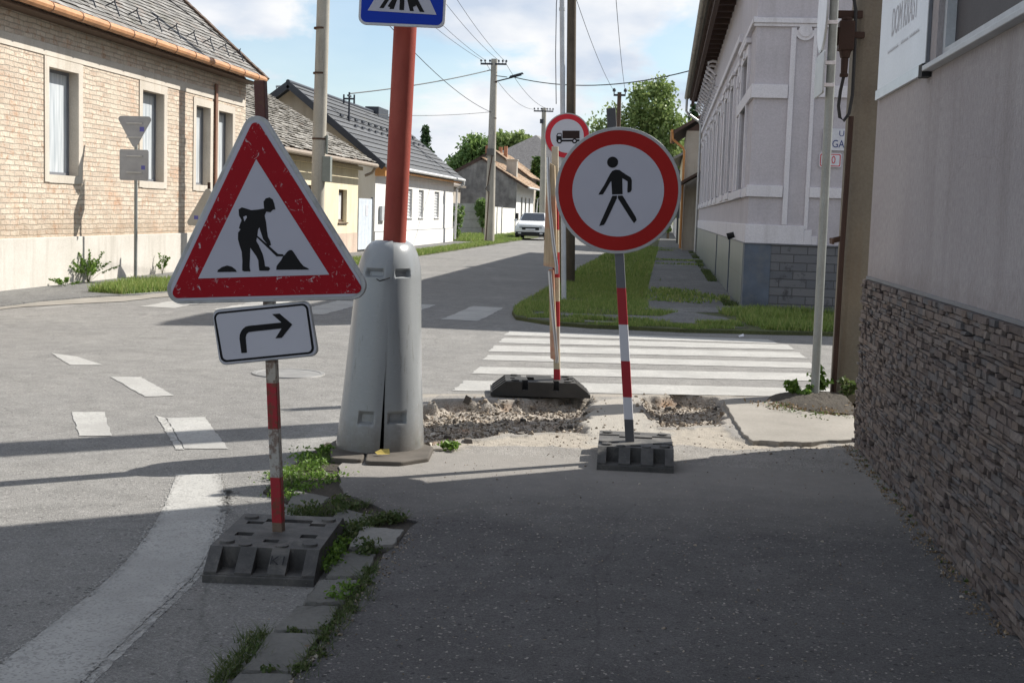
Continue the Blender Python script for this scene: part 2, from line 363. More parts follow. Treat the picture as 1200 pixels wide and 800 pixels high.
def brick_mat():
    b = NB('old_brick', 0.92, 0.15); p = b.sep(b.pos)
    wob = b.math('MULTIPLY', b.math('SUBTRACT', b.noise(3, 3), 0.5), 0.05)
    v = b.comb(p[1], b.math('ADD', p[2], wob), 0)
    k = b.n('ShaderNodeTexBrick'); b.set(k.inputs['Vector'], v)
    k.inputs['Scale'].default_value = 1.0; k.inputs['Brick Width'].default_value = 0.29; k.inputs['Row Height'].default_value = 0.082
    k.inputs['Mortar Size'].default_value = 0.010; k.inputs['Mortar Smooth'].default_value = 0.4; k.inputs['Bias'].default_value = 0.0
    k.inputs['Color1'].default_value = (0.53, 0.43, 0.34, 1); k.inputs['Color2'].default_value = (0.68, 0.59, 0.48, 1); k.inputs['Mortar'].default_value = (0.44, 0.385, 0.32, 1)
    red = b.ramp(b.noise(0.9, 7, 0.7), [(0.54, 0.0), (0.70, 0.65)])
    c = b.mix(red, k.outputs[0], b.mix(k.outputs[1], (0.58, 0.30, 0.17), (0.42, 0.31, 0.23)))
    c = b.mix(b.ramp(b.noise(7, 7, 0.75), [(0.54, 0.0), (0.64, 0.7)]), c, (0.44, 0.25, 0.15))
    c = b.mix(b.ramp(b.noise(4, 7, 0.7, dist=0.5), [(0.58, 0.0), (0.70, 0.7)]), c, (0.72, 0.64, 0.53))
    c = b.mix(1.0, c, b.ramp(b.noise(30, 4, 0.7), [(0.3, 0.85), (0.7, 1.12)]), 'MULTIPLY')
    c = b.mix(b.ramp(b.noise(1.7, 8, 0.72, dist=0.8), [(0.53, 0.0), (0.58, 0.55)]), c, (0.60, 0.53, 0.43))
    c = b.mix(b.ramp(b.math('MULTIPLY', b.math('ADD', p[2], b.math('MULTIPLY', b.noise(2.5, 7, 0.7), 1.2)), 0.2), [(0.27, 0.55), (0.36, 0.0)]), c, (0.36, 0.27, 0.19))
    b.color(c); h = b.math('SUBTRACT', b.noise(16, 6, 0.7), b.math('MULTIPLY', k.outputs[1], 0.9)); b.bump(h, 0.9, 0.03); return b.m
M_brick = brick_mat()
def slate_mat(name, stops, rough=0.9):
    b = NB(name, rough, 0.2); c = b.ramp(b.island, stops)
    c = b.mix(1.0, c, b.ramp(b.noise(12, 7, 0.7), [(0.3, 0.75), (0.7, 1.2)]), 'MULTIPLY')
    c = b.mix(b.ramp(b.noise(1.2, 6, 0.7), [(0.55, 0), (0.72, 0.35)]), c, (0.16, 0.15, 0.10))
    b.color(c); b.bump(b.noise(30, 5), 0.4, 0.01); return b.m
M_slate = slate_mat('weathered_slate', [(0, (0.17, 0.165, 0.155)), (0.5, (0.24, 0.232, 0.22)), (0.85, (0.30, 0.29, 0.275)), (1, (0.2, 0.17, 0.15))])
M_slate2 = slate_mat('pale_slate', [(0, (0.24, 0.225, 0.2)), (0.5, (0.33, 0.315, 0.285)), (1, (0.41, 0.39, 0.36))])
M_darktile = slate_mat('dark_roof_tile', [(0, (0.10, 0.104, 0.11)), (1, (0.125, 0.13, 0.138))], 0.85)
M_tantile = slate_mat('tan_roof_tile', [(0, (0.34, 0.22, 0.14)), (0.5, (0.46, 0.34, 0.24)), (1, (0.52, 0.42, 0.32))])
M_greyroof = slate_mat('grey_far_roof', [(0, (0.15, 0.145, 0.14)), (1, (0.22, 0.21, 0.205))])
M_anthr = plain('anthracite_metal', (0.045, 0.05, 0.062), 0.45)
M_copper = plain('coppery_gutter', (0.50, 0.26, 0.13), 0.5, var=0.15, dirt=(0.25, 0.14, 0.09))
M_orange = plain('orange_gutter', (0.50, 0.23, 0.08), 0.5)
M_zinc = plain('zinc_metal', (0.42, 0.43, 0.44), 0.42, metallic=0.6, gamt=0.04)
M_galv = plain('galvanised_post', (0.27, 0.285, 0.275), 0.5, metallic=0.25, var=0.15, dirt=(0.25, 0.24, 0.2))
M_signback = plain('sign_back_grey', (0.33, 0.34, 0.36), 0.45, metallic=0.3, gamt=0.02, bump=0)
M_rim = plain('sign_rim_grey', (0.45, 0.46, 0.46), 0.5, metallic=0.2, gamt=0.03, dirt=(0.12, 0.09, 0.06), dscale=14)
M_brownwood = plain('dark_brown_wood', (0.10, 0.065, 0.045), 0.75)
M_soffit = plain('brown_soffit', (0.085, 0.055, 0.045), 0.8)
M_polewood = concrete('weathered_pole_wood', (0.085, 0.07, 0.052), (0.15, 0.125, 0.095), (0.04, 0.035, 0.03))
M_darkglass = plain('dark_glass', (0.03, 0.035, 0.045), 0.12, bump=0, spec=0.6)
M_dark = plain('dark_opening', (0.02, 0.02, 0.02), 0.9, bump=0)
def curtain_glass():
    b = NB('curtained_window', 0.15, 0.6); f = b.noise(14, 3, 0.5, b.scalev(b.pos, 1, 1, 0.08))
    b.color(b.mix(b.ramp(f, [(0.35, 0), (0.65, 1)]), (0.40, 0.44, 0.47), (0.60, 0.63, 0.65))); return b.m
M_paleglass = curtain_glass()
M_frame = plain('grey_window_frame', (0.16, 0.17, 0.19), 0.5)
M_shutter = plain('pale_grey_shutter', (0.55, 0.56, 0.57), 0.6)
M_greymetal = plain('pale_grey_metal', (0.46, 0.48, 0.50), 0.5)
M_gate = plain('pale_blue_gate', (0.55, 0.60, 0.66), 0.55)
M_whitewood = plain('whitewashed_board', (0.74, 0.72, 0.67), 0.7, dirt=(0.45, 0.42, 0.36))
M_black = plain('black_rubber', (0.022, 0.022, 0.023), 0.7, var=0.1)
M_cable = plain('black_cable', (0.03, 0.03, 0.032), 0.6, bump=0)
M_chimney = concrete('chimney_plaster', (0.36, 0.33, 0.29), (0.42, 0.4, 0.36))
M_redbrick = plain('red_chimney_brick', (0.36, 0.17, 0.10), 0.9)
M_rust = plain('dark_rust', (0.085, 0.05, 0.035), 0.85, var=0.3, grain=120, gamt=0.2)
M_brownpaint = plain('brown_painted_metal', (0.045, 0.024, 0.018), 0.7, var=0.2)
M_earth = plain('earth', (0.055, 0.047, 0.037), 0.95, var=0.3, grain=70, gamt=0.25, bump=0.6, bdist=0.02)
M_grassground = plain('grassy_earth', (0.075, 0.085, 0.035), 0.95, var=0.35, scale=2, grain=50, gamt=0.3, bump=0.6, bdist=0.03)
M_field = plain('far_ground', (0.13, 0.13, 0.085), 0.95, var=0.3, scale=0.3, grain=8)
M_tiles = None
def tile_mat():
    b = NB('glazed_tile', 0.35, 0.5); p = b.sep(b.pos); k = b.n('ShaderNodeTexBrick'); k.offset = 0.0
    b.set(k.inputs['Vector'], b.comb(p[1], b.math('SUBTRACT', p[2], 0.02), 0)); k.inputs['Scale'].default_value = 1.0
    k.inputs['Brick Width'].default_value = 0.34; k.inputs['Row Height'].default_value = 0.51; k.inputs['Mortar Size'].default_value = 0.012
    k.inputs['Color1'].default_value = (0.13, 0.155, 0.155, 1); k.inputs['Color2'].default_value = (0.165, 0.19, 0.185, 1); k.inputs['Mortar'].default_value = (0.12, 0.125, 0.12, 1)
    c = b.mix(b.ramp(b.noise(3.0, 6, 0.7, b.scalev(b.pos, 1, 3, 0.5)), [(0.5, 0.0), (0.7, 0.5)]), k.outputs[0], (0.19, 0.21, 0.16))
    b.color(c); b.bump(k.outputs[1], 0.4, -0.006); return b.m
M_tiles = tile_mat()
M_bluetile = plain('slate_blue_tile', (0.095, 0.115, 0.15), 0.6, var=0.3, scale=3, dirt=(0.17, 0.17, 0.17), dirtamt=0.5, dscale=5)
def greybrick_mat():
    b = NB('grey_block_cladding', 0.8, 0.3); p = b.sep(b.pos); k = b.n('ShaderNodeTexBrick')
    b.set(k.inputs['Vector'], b.comb(b.math('MULTIPLY', b.math('ADD', p[0], p[1]), 1.0), p[2], 0)); k.inputs['Scale'].default_value = 1.0
    k.inputs['Brick Width'].default_value = 0.42; k.inputs['Row Height'].default_value = 0.13; k.inputs['Mortar Size'].default_value = 0.008
    k.inputs['Color1'].default_value = (0.125, 0.13, 0.145, 1); k.inputs['Color2'].default_value = (0.165, 0.165, 0.175, 1); k.inputs['Mortar'].default_value = (0.085, 0.085, 0.09, 1)
    c = b.mix(b.ramp(b.noise(6.0, 7, 0.75), [(0.55, 0.0), (0.65, 0.8)]), k.outputs[0], (0.06, 0.06, 0.065))
    b.color(c); b.bump(b.math('SUBTRACT', b.noise(14, 5), k.outputs[1]), 0.6, 0.01); return b.m
M_greybrick = greybrick_mat()
# sign colours: paint with scuffs and scratches that show the white or the metal below
def sign_paint(name, col, scr=(0.55, 0.53, 0.55), amt=0.8, rough=0.4, lo=0.66, tint=0.06):
    b = NB(name, 0.55, 0.12)
    s1 = b.ramp(b.noise(26, 9, 0.75, dist=1.2), [(lo, 0.0), (lo+0.025, amt)])
    s2 = b.ramp(b.noise(7, 4, 0.6, b.scalev(b.pos, 2.2, 2.2, 9.0), dist=2.5), [(0.70, 0.0), (0.715, amt*0.6), (0.73, 0.0)])
    c = b.mix(b.math('MAXIMUM', s1, s2), b.mix(1.0, col, b.ramp(b.noise(4, 5), [(0.3, 1-tint), (0.7, 1+tint)]), 'MULTIPLY'), scr)
    b.color(c); return b.m
M_red = sign_paint('sign_red', (0.33, 0.008, 0.016), lo=0.60); M_red2 = sign_paint('sign_red_clean', (0.36, 0.018, 0.016), lo=0.69, amt=0.3)
M_white = sign_paint('sign_white', (0.48, 0.48, 0.545), (0.14, 0.10, 0.08), 0.7, lo=0.70, tint=0.03)
M_whiter = sign_paint('sign_white_bright', (0.54, 0.54, 0.59), (0.14, 0.10, 0.08), 0.7, lo=0.67, tint=0.03)
M_ink = sign_paint('sign_black', (0.014, 0.014, 0.015), (0.2, 0.2, 0.2), 0.4, lo=0.74)
M_brownink = sign_paint('faded_black_film', (0.032, 0.02, 0.018), lo=0.74, amt=0.3)
M_blue = sign_paint('sign_blue', (0.012, 0.045, 0.40), lo=0.78)
M_bluetext = plain('dark_blue_lettering', (0.02, 0.04, 0.18), 0.5, bump=0)
M_redtext = plain('red_enamel', (0.55, 0.06, 0.07), 0.4, bump=0)
M_enamel = plain('white_enamel', (0.62, 0.62, 0.66), 0.35, bump=0)
M_poster = plain('pale_poster_print', (0.60, 0.62, 0.66), 0.3, var=0.08, scale=2.5, bump=0)
M_postertext = plain('faded_grey_lettering', (0.40, 0.40, 0.43), 0.5, bump=0)
M_alu = plain('aluminium_strip', (0.5, 0.51, 0.53), 0.3, metallic=0.8, bump=0)
def stripe_mat(name, breaks, cols, rust=0.6, red=(0.40, 0.02, 0.03), white=(0.55, 0.53, 0.50)):
    """bands of sleeve colour along the post's own height"""
    b = NB(name, 0.5, 0.4); z = b.sep(b.obj)[2]; st = []
    for i, c in enumerate(cols): st.append((0.0 if i == 0 else breaks[i-1]/3.0, c))
    c = b.ramp(b.math('DIVIDE', z, 3.0), st, 'CONSTANT')
    r = b.ramp(b.noise(30, 8, 0.75), [(0.60 - 0.12*rust, 0.0), (0.66 - 0.10*rust, 0.75)])
    c = b.mix(b.math('MULTIPLY', r, rust), c, (0.13, 0.06, 0.03))
    b.color(c); b.bump(b.noise(60, 4), 0.2, 0.002); return b.m
RD = (0.36, 0.018, 0.028); WH = (0.44, 0.42, 0.38); WW = (0.62, 0.62, 0.66); RU = (0.17, 0.12, 0.085); BR = (0.11, 0.035, 0.028); DK = (0.09, 0.09, 0.095)
def redpole_mat():
    b = NB('weathered_red_pole', 0.6, 0.15)
    c = b.mix(b.ramp(b.noise(5, 7, 0.65, b.scalev(b.pos, 1, 1, 0.35)), [(0.3, 0), (0.7, 1)]), (0.26, 0.045, 0.036), (0.36, 0.09, 0.065))
    c = b.mix(b.ramp(b.noise(24, 8, 0.75), [(0.58, 0), (0.68, 0.6)]), c, (0.20, 0.06, 0.045))
    b.color(c); b.bump(b.noise(30, 5), 0.2, 0.004); return b.m
M_redpole = redpole_mat()
def cover_mat():
    b = NB('grey_plastic_cover', 0.22, 0.5)
    c = b.mix(b.ramp(b.noise(1.5, 5), [(0.3, 0), (0.7, 1)]), (0.26, 0.275, 0.285), (0.30, 0.315, 0.325))
    c = b.mix(b.ramp(b.noise(5, 7, 0.7, b.scalev(b.pos, 1.5, 1.5, 0.3)), [(0.56, 0), (0.72, 0.3)]), c, (0.26, 0.25, 0.23))
    c = b.mix(b.ramp(b.noise(60, 6, 0.8), [(0.60, 0), (0.66, 0.5)]), c, (0.16, 0.15, 0.14))
    zz = b.sep(b.obj)[2]
    c = b.mix(b.ramp(b.math('ADD', zz, b.math('MULTIPLY', b.noise(7, 7, 0.75), 0.5)), [(0.24, 0.75), (0.50, 0.0)]), c, (0.15, 0.135, 0.115))
    c = b.mix(b.ramp(b.noise(9, 5, 0.6, b.scalev(b.pos, 3.0, 3.0, 0.25), dist=0.8), [(0.64, 0.0), (0.66, 0.45), (0.69, 0.0)]), c, (0.12, 0.11, 0.10))
    c = b.mix(b.ramp(b.noise(13, 4, 0.6, b.scalev(b.pos, 1, 1, 6), dist=2.0), [(0.66, 0.0), (0.672, 0.6), (0.684, 0.0)]), c, (0.55, 0.55, 0.55))
    b.color(c); b.bump(b.noise(9, 3), 0.08, 0.01); return b.m
M_cover = cover_mat()
def rubber_mat():
    b = NB('recycled_plastic_foot', 0.72, 0.35)
    c = b.mix(b.ramp(b.noise(9, 7, 0.7), [(0.35, 0), (0.7, 1)]), (0.052, 0.051, 0.050), (0.112, 0.108, 0.102))
    c = b.mix(b.ramp(b.noise(5, 8, 0.75, dist=0.8), [(0.52, 0), (0.66, 0.55)]), c, (0.20, 0.185, 0.165))
    c = b.mix(b.ramp(b.noise(70, 5, 0.7), [(0.62, 0), (0.7, 0.6)]), c, (0.2, 0.19, 0.18))
    b.color(c); b.bump(b.noise(90, 5, 0.7), 0.35, 0.004); return b.m
M_foot = rubber_mat()
M_footdark = plain('black_plastic_foot', (0.035, 0.034, 0.032), 0.7, var=0.25, dirt=(0.10,0.09,0.08))
M_grass = leaf_mat('grass_blade', [(0.10, 0.165, 0.035), (0.16, 0.24, 0.055), (0.22, 0.29, 0.07), (0.34, 0.34, 0.14)])
M_weed = leaf_mat('weed_leaf', [(0.07, 0.14, 0.02), (0.12, 0.21, 0.035), (0.18, 0.28, 0.05)])
M_weeddark = leaf_mat('small_weed_leaf', [(0.045, 0.075, 0.02), (0.08, 0.12, 0.035), (0.13, 0.14, 0.06)])
M_leafa = leaf_mat('broad_leaf', [(0.085, 0.15, 0.045), (0.145, 0.23, 0.065), (0.21, 0.30, 0.09)])
M_birch = leaf_mat('birch_leaf', [(0.13, 0.19, 0.06), (0.20, 0.27, 0.085), (0.29, 0.35, 0.13)])
M_needle = leaf_mat('spruce_needle', [(0.02, 0.05, 0.018), (0.04, 0.085, 0.028), (0.06, 0.11, 0.035)], 0.1)
M_thuja = leaf_mat('thuja_spray', [(0.03, 0.07, 0.018), (0.06, 0.12, 0.025), (0.10, 0.16, 0.035)], 0.15)
M_bark = plain('bark', (0.12, 0.095, 0.07), 0.95, var=0.3, grain=40, gamt=0.2, bump=0.8, bdist=0.02)
M_dry = leaf_mat('dry_litter', [(0.16, 0.11, 0.06), (0.30, 0.22, 0.13), (0.08, 0.055, 0.035)], 0.1)
def gravel_mat():
    """broken sub-base: attribute 'zone' r = pit, g = sand, b = concrete patch"""
    b = NB('dug_up_ground', 0.95, 0.15); a = b.sep(b.attr('zone')[0]) if False else None
    k = b.n('ShaderNodeAttribute'); k.attribute_name = 'zone'; z = b.sep(k.outputs['Vector'])
    rc = b.sep(b.voro(140, outp='Color'))
    walk = b.mix(1.0, b.mix(b.ramp(b.noise(3, 6), [(0.3, 0), (0.7, 1)]), (0.20, 0.19, 0.175), (0.28, 0.265, 0.245)), b.ramp(rc[0], [(0, 0.75), (1, 1.25)]), 'MULTIPLY')
    sand = b.mix(b.noise(14, 6, 0.7), (0.27, 0.24, 0.20), (0.38, 0.345, 0.295))
    patch = b.mix(b.noise(6, 6, 0.7), (0.28, 0.26, 0.23), (0.38, 0.355, 0.31))
    g1 = b.ramp(rc[1], [(0.0, (0.17, 0.145, 0.12)), (0.35, (0.27, 0.235, 0.195)), (0.7, (0.36, 0.32, 0.27)), (1.0, (0.46, 0.42, 0.37))])
    g1 = b.mix(b.ramp(b.noise(7, 7, 0.7), [(0.50, 0), (0.64, 0.75)]), g1, (0.11, 0.098, 0.085))
    g1 = b.mix(b.ramp(b.noise(2.3, 4, 0.6), [(0.55, 0), (0.7, 0.5)]), g1, (0.34, 0.17, 0.07))
    c = b.mix(z[1], walk, sand); c = b.mix(z[2], c, patch); c = b.mix(z[0], c, g1)
    b.color(c); n = b.bump(b.voro(110), 0.6, 0.006); b.bump(b.noise(40, 6, 0.7), 0.5, 0.008, n); return b.m
M_gravel = gravel_mat()
def chip_mat():
    b = NB('stone_chip', 0.9, 0.2); b.color(b.ramp(b.island, [(0, (0.07, 0.06, 0.05)), (0.4, (0.20, 0.16, 0.12)), (0.75, (0.34, 0.29, 0.23)), (1, (0.5, 0.46, 0.4))])); return b.m
M_chip = chip_mat()
M_carpaint = plain('white_car_paint', (0.72, 0.73, 0.74), 0.25, var=0.02, gamt=0.0, bump=0, spec=0.6)
def plank_mat(name, c0, c1):
    b = NB(name, 0.8, 0.2); c = b.mix(b.ramp(b.noise(3, 6, 0.6), [(0.35, 0), (0.65, 1)]), c0, c1)
    c = b.mix(1.0, c, b.ramp(b.noise(60, 4, 0.6, b.scalev(b.pos, 1, 1, 0.06)), [(0.3, 0.75), (0.7, 1.15)]), 'MULTIPLY')
    k = b.math('FRACT', b.math('MULTIPLY', b.sep(b.obj)[2], 1.9)); c = b.mix(b.math('MULTIPLY', b.ramp(k, [(0.46, 0.0), (0.52, 0.6), (0.94, 0.6), (1.0, 0.0)]), b.ramp(b.noise(9, 6, 0.7), [(0.35, 1.0), (0.6, 0.35)])), c, (0.50, 0.14, 0.10))
    b.color(c); b.bump(b.noise(60, 4, 0.6, b.scalev(b.pos, 1, 1, 0.06)), 0.4, 0.003); return b.m
M_plank = plank_mat('faded_striped_plank', (0.46, 0.34, 0.21), (0.60, 0.50, 0.36))

# ---------------------------------------------------------------- ground: terrain, road, pavements
ZR = -0.025
def sheet(name, polys, z, mat, thick=0.0, kind='structure', jitter=0.0, parent=None, seg=0.12):
    m = MB()
    for P in polys:
        if jitter:
            Q = []
            for i in range(len(P)):
                a = P[i]; b2 = P[(i+1) % len(P)]; d = math.hypot(b2[0]-a[0], b2[1]-a[1]); k = max(1, int(d/seg))
                for j in range(k):
                    t = j/k; Q.append((a[0]+(b2[0]-a[0])*t + random.uniform(-1,1)*jitter, a[1]+(b2[1]-a[1])*t + random.uniform(-1,1)*jitter))
            P = Q
        if thick: m.prism(P, lambda u, v, d: (u, v, d), z, z-thick)
        else: m.add([(x, y, z) for x, y in P], [tuple(range(len(P)))])
    o = m.build(name, mat, parent)
    if kind: o['kind'] = kind
    return o
# the terrain sheet, dug out a little under the works
g = MB(); g.add([(-1500,-60,-0.4),(1500,-60,-0.4),(1500,2500,-0.4),(-1500,2500,-0.4)], [(0,1,2,3)])
tag(g.build('ground', M_field), kind='structure')
road = sheet('road', [[(-60,-30),(-1.95,-30),(-1.95,10.05),(-60,10.05)], [(-1.95,-30),(1.2,-30),(1.2,7.55),(-1.95,7.55)],
                      [(-60,10.05),(-1.95,10.05),(1.40,11.25),(60,11.25),(60,19),(1.5,19),(-1,19),(-1.0,400),(-60,400)]], ZR, M_road)
# pavement on our side: from the kerb stones to the wall
near = [(-1.02,-8),(-1.03,3.3),(-1.055,3.7),(-1.06,4.2),(-1.075,4.7),(-1.10,5.2),(-1.065,5.45),(-1.07,5.80),(-1.22,5.90),(-1.33,6.08),(-1.52,6.28),(-1.60,6.5),(-1.72,6.95),(-1.80,7.35),(-1.86,7.56),(1.3,7.56),(1.3,-8)]
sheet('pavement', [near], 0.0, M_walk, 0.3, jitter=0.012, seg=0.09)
# the dug-up strip where the old kerb has been taken out
def seg_d(px, py, P):
    """signed distance to polygon P, numpy, positive inside"""
    d = np.full(px.shape, 1e9); ins = np.zeros(px.shape, bool)
    for i in range(len(P)):
        ax, ay = P[i]; bx, by = P[(i+1) % len(P)]; ex, ey = bx-ax, by-ay
        t = np.clip(((px-ax)*ex + (py-ay)*ey)/(ex*ex+ey*ey), 0, 1); d = np.minimum(d, np.hypot(px-ax-t*ex, py-ay-t*ey))
        c = ((ay > py) != (by > py)) & (px < (bx-ax)*(py-ay)/(by-ay+1e-12)+ax); ins ^= c
    return np.where(ins, d, -d)
def vnoise(x, y, s, seed):
    r = np.random.default_rng(seed); T = r.uniform(-1, 1, (97, 97)); X = x*s; Y = y*s; xi = np.floor(X).astype(int); yi = np.floor(Y).astype(int)
    fx = X-xi; fy = Y-yi; fx = fx*fx*(3-2*fx); fy = fy*fy*(3-2*fy); q = lambda a, b2: T[a % 97, b2 % 97]
    return (q(xi,yi)*(1-fx)+q(xi+1,yi)*fx)*(1-fy) + (q(xi,yi+1)*(1-fx)+q(xi+1,yi+1)*fx)*fy
pitA = [(-1.832, 9.510), (-1.711, 9.553), (-1.487, 9.772), (-1.127, 10.045), (-0.745, 10.282), (-0.533, 10.358), (-0.455, 9.540), (-0.453, 8.746), (-0.470, 8.458), (-0.715, 8.450), (-0.925, 8.315), (-1.115, 8.090), (-1.297, 7.875), (-1.392, 7.724), (-1.567, 7.886)]
pitB = [(-0.177, 10.486), (0.132, 10.809), (0.481, 10.829), (0.529, 10.338), (0.517, 9.654), (0.476, 9.158), (0.179, 8.986), (-0.025, 8.884), (-0.110, 9.444)]
sandP = [(-1.416, 7.657), (-1.292, 7.846), (-1.111, 8.059), (-0.921, 8.283), (-0.661, 8.467), (-0.437, 8.469), (-0.166, 8.730), (0.178, 8.912), (0.475, 9.120), (0.500, 8.694), (0.588, 8.487), (0.939, 8.530), (1.345, 8.720), (1.301, 8.417), (0.704, 8.299), (0.487, 8.203), (0.062, 8.167), (-0.353, 7.919), (-0.667, 7.914), (-1.069, 7.762), (-1.240, 7.536)]
patchP = [(-0.577, 10.192), (-0.177, 10.486), (-0.110, 9.444), (-0.025, 8.884), (0.176, 8.767), (-0.150, 8.102), (-0.415, 8.083), (-0.470, 8.458)]
topP = [(-1.902, 9.866), (1.698, 11.161), (1.749, 11.511), (-0.507, 10.904), (-1.968, 10.200)]
NX, NY = 260, 230
gx, gt = np.meshgrid(np.linspace(-1.95, 1.40, NX), np.linspace(0, 1, NY), indexing='ij')
gy0 = 7.47 + 0*gx; gy1 = 10.05 + (gx+1.95)/(3.35)*1.20
gy = gy0 + gt*(gy1-gy0)
wx = gx + 0.05*vnoise(gx, gy, 6, 1) + 0.025*vnoise(gx, gy, 17, 2); wy = gy + 0.07*vnoise(gx, gy, 6, 3) + 0.03*vnoise(gx, gy, 19, 4)
dA = seg_d(wx, wy, pitA); dB = seg_d(wx, wy, pitB); dS = seg_d(wx, wy, sandP); dP = seg_d(wx, wy, patchP); dT = seg_d(wx, wy, topP)
smooth01 = lambda v, a: np.clip(v/a, 0, 1)**2*(3-2*np.clip(v/a, 0, 1))
pit = np.maximum(smooth01(dA, 0.10), smooth01(dB, 0.10))
base = np.where(gx < -1.7, ZR, 0.0) + ZR*smooth01(gy-9.4, 1.0)*np.where(gx < -1.7, 0, 1)
rel = vnoise(gx, gy, 9, 5)*0.014 + vnoise(gx, gy, 25, 6)*0.011 + vnoise(gx, gy, 60, 7)*0.006
gz = base - pit*(0.095 + rel*1.0) - smooth01(dS, 0.06)*(0.012 + rel*0.45) + rel*0.10*smooth01(gt-0.02, 0.1)
edge = np.minimum(np.minimum(gt, 1-gt)*30, 1); gz = np.where(gt >= 1, ZR+0.001, gz) - 0.005*np.clip(1-gt*8, 0, 1)
me = bpy.data.meshes.new('works'); V = np.stack([gx, gy, gz], -1).reshape(-1, 3)
idx = np.arange(NX*NY).reshape(NX, NY); Fq = np.stack([idx[:-1,:-1], idx[1:,:-1], idx[1:,1:], idx[:-1,1:]], -1).reshape(-1, 4)
me.from_pydata(V.tolist(), [], Fq.tolist()); me.materials.append(M_gravel)
at = me.attributes.new('zone', 'FLOAT_VECTOR', 'POINT')
zr = np.clip(pit*1.6, 0, 1); zs = np.maximum(smooth01(dS, 0.05), 0.7*smooth01(dT, 0.1))*(1-zr)
rimm = np.clip(1-np.abs(np.minimum(np.abs(dA), np.abs(dB)))/0.06, 0, 1)*0.5*(1-zr); zs = np.maximum(zs, rimm)
zp = smooth01(dP, 0.05)*(1-zr)
at.data.foreach_set('vector', np.stack([zr, zs*(1-0.5*zp), zp], -1).reshape(-1).astype(np.float32))
ow = bpy.data.objects.new('broken_ground', me); COL.objects.link(ow); ow['kind'] = 'structure'
me.polygons.foreach_set('use_smooth', [True]*len(me.polygons))
def works_z(x, y):
    t = (y-7.47)/((10.05+(x+1.95)/3.35*1.2)-7.47); i = int(round((x+1.95)/3.35*(NX-1))); j = int(round(t*(NY-1)))
    return float(gz[min(max(i,0),NX-1), min(max(j,0),NY-1)])
# loose chips and rubble lying in the pit and on the sand
def chips(name, n, dist, mat, smin, smax, label=None):
    V = []; F = []
    for _ in range(n):
        x, y = dist(); s = random.uniform(smin, smax)*(1 if random.random() > 0.08 else 1.9); z = works_z(x, y) if 7.6 < y < 11 else 0.0
        o = len(V); M = Matrix.Rotation(random.uniform(0, 6.28), 3, Vector((random.random(), random.random(), random.random()+.1)).normalized())
        for p in [(-1,-1,-.7),(1,-.8,-.6),(.8,1,-.7),(-1,.9,-.5),(-.7,-.6,.7),(.8,-.7,.5),(.5,.7,.8),(-.8,.6,.6)]:
            q = M @ Vector((p[0]*s*random.uniform(.7,1.2), p[1]*s*random.uniform(.7,1.2), p[2]*s*.7)); V.append((x+q.x, y+q.y, z+q.z+s*0.3))
        F += [tuple(o+i for i in f) for f in [(0,3,2,1),(4,5,6,7),(0,1,5,4),(1,2,6,5),(2,3,7,6),(3,0,4,7)]]
    m2 = bpy.data.meshes.new(name); m2.from_pydata(V, [], F); m2.materials.append(mat); o2 = bpy.data.objects.new(name, m2); COL.objects.link(o2)
    tag(o2, label, None, None, 'stuff'); return o2
def inpit():
    while True:
        x = random.uniform(-1.8, 0.55); y = random.uniform(7.9, 10.8)
        a = max(float(seg_d(np.array([x]), np.array([y]), pitA)[0]), float(seg_d(np.array([x]), np.array([y]), pitB)[0]))
        if a > 0.03 or (a > -0.12 and random.random() < 0.05): return x, y
chips('rubble', 4200, inpit, M_chip, 0.003, 0.011)
def nearside():
    x = random.uniform(-1.4, 1.25); y = random.uniform(2.2, 8.3); return x, y
chips('grit', 900, nearside, M_chip, 0.0015, 0.004)
# raised concrete slab at the right of the works
P = [(0.525, 10.278), (0.893, 10.360), (0.989, 9.969), (1.100, 9.830), (1.273, 9.716), (1.433, 9.770), (1.297, 8.666), (0.930, 8.452), (0.604, 8.417), (0.576, 8.679), (0.531, 9.343)]
m = MB(); Q = []
for i in range(len(P)):
    a = P[i]; b2 = P[(i+1) % len(P)]
    for j in range(6): t = j/6; Q.append((a[0]+(b2[0]-a[0])*t+random.uniform(-.014,.014), a[1]+(b2[1]-a[1])*t+random.uniform(-.018,.018)))
m.prism(Q, lambda u, v, d: (u, v, d), 0.022, -0.09)
tag(m.build('concrete_slab', M_slab, bevel=0.006), 'broad pale concrete slab lying between the dug-up hole and the stone wall', 'slab')
# ---- far side corner: kerb, verge, path
verge = [(-2.15,18.6),(-1.95,17.6),(-1.5,17.0),(-0.9,16.75),(0.3,16.72),(1.9,17.05),(4,17.3),(4,20.85),(1.26,20.85),(1.26,56),(1.26,400),(-1.0,400),(-1.95,130),(-2.0,60),(-2.1,30),(-2.2,22)]
verge = [(-2.15,18.6),(-1.95,17.6),(-1.5,17.0),(-0.9,16.75),(0.3,16.72),(1.9,17.05),(30,18.2),(30,20.95),(1.4,20.95),(1.4,400),(-2.3,400),(-2.2,60),(-2.2,22)]
sheet('verge_ground', [verge], 0.02, M_grassground, 0.2, jitter=0.03, seg=0.5)
fp = [(-0.32,20.1),(0.10,19.6),(0.82,19.9),(1.28,20.9),(1.28,400),(-0.35,400),(-0.3,30)]
sheet('footpath', [fp], 0.028, M_path, 0.03, jitter=0.02, seg=0.6)
cross = [(-1.8,18.15),(-0.9,17.9),(0.2,17.6),(1.0,17.55),(1.05,18.1),(0.9,18.9),(0.5,19.55),(0.2,19.6),(0.0,18.6),(-0.9,18.45),(-1.7,18.5)]
sheet('side_path', [cross], 0.032, M_path, 0.03, jitter=0.015, seg=0.3)
cross2 = [(-1.75,17.35),(-0.9,17.15),(0.3,17.15),(1.15,17.3),(0.5,17.36),(-0.8,17.36),(-1.6,17.5)]
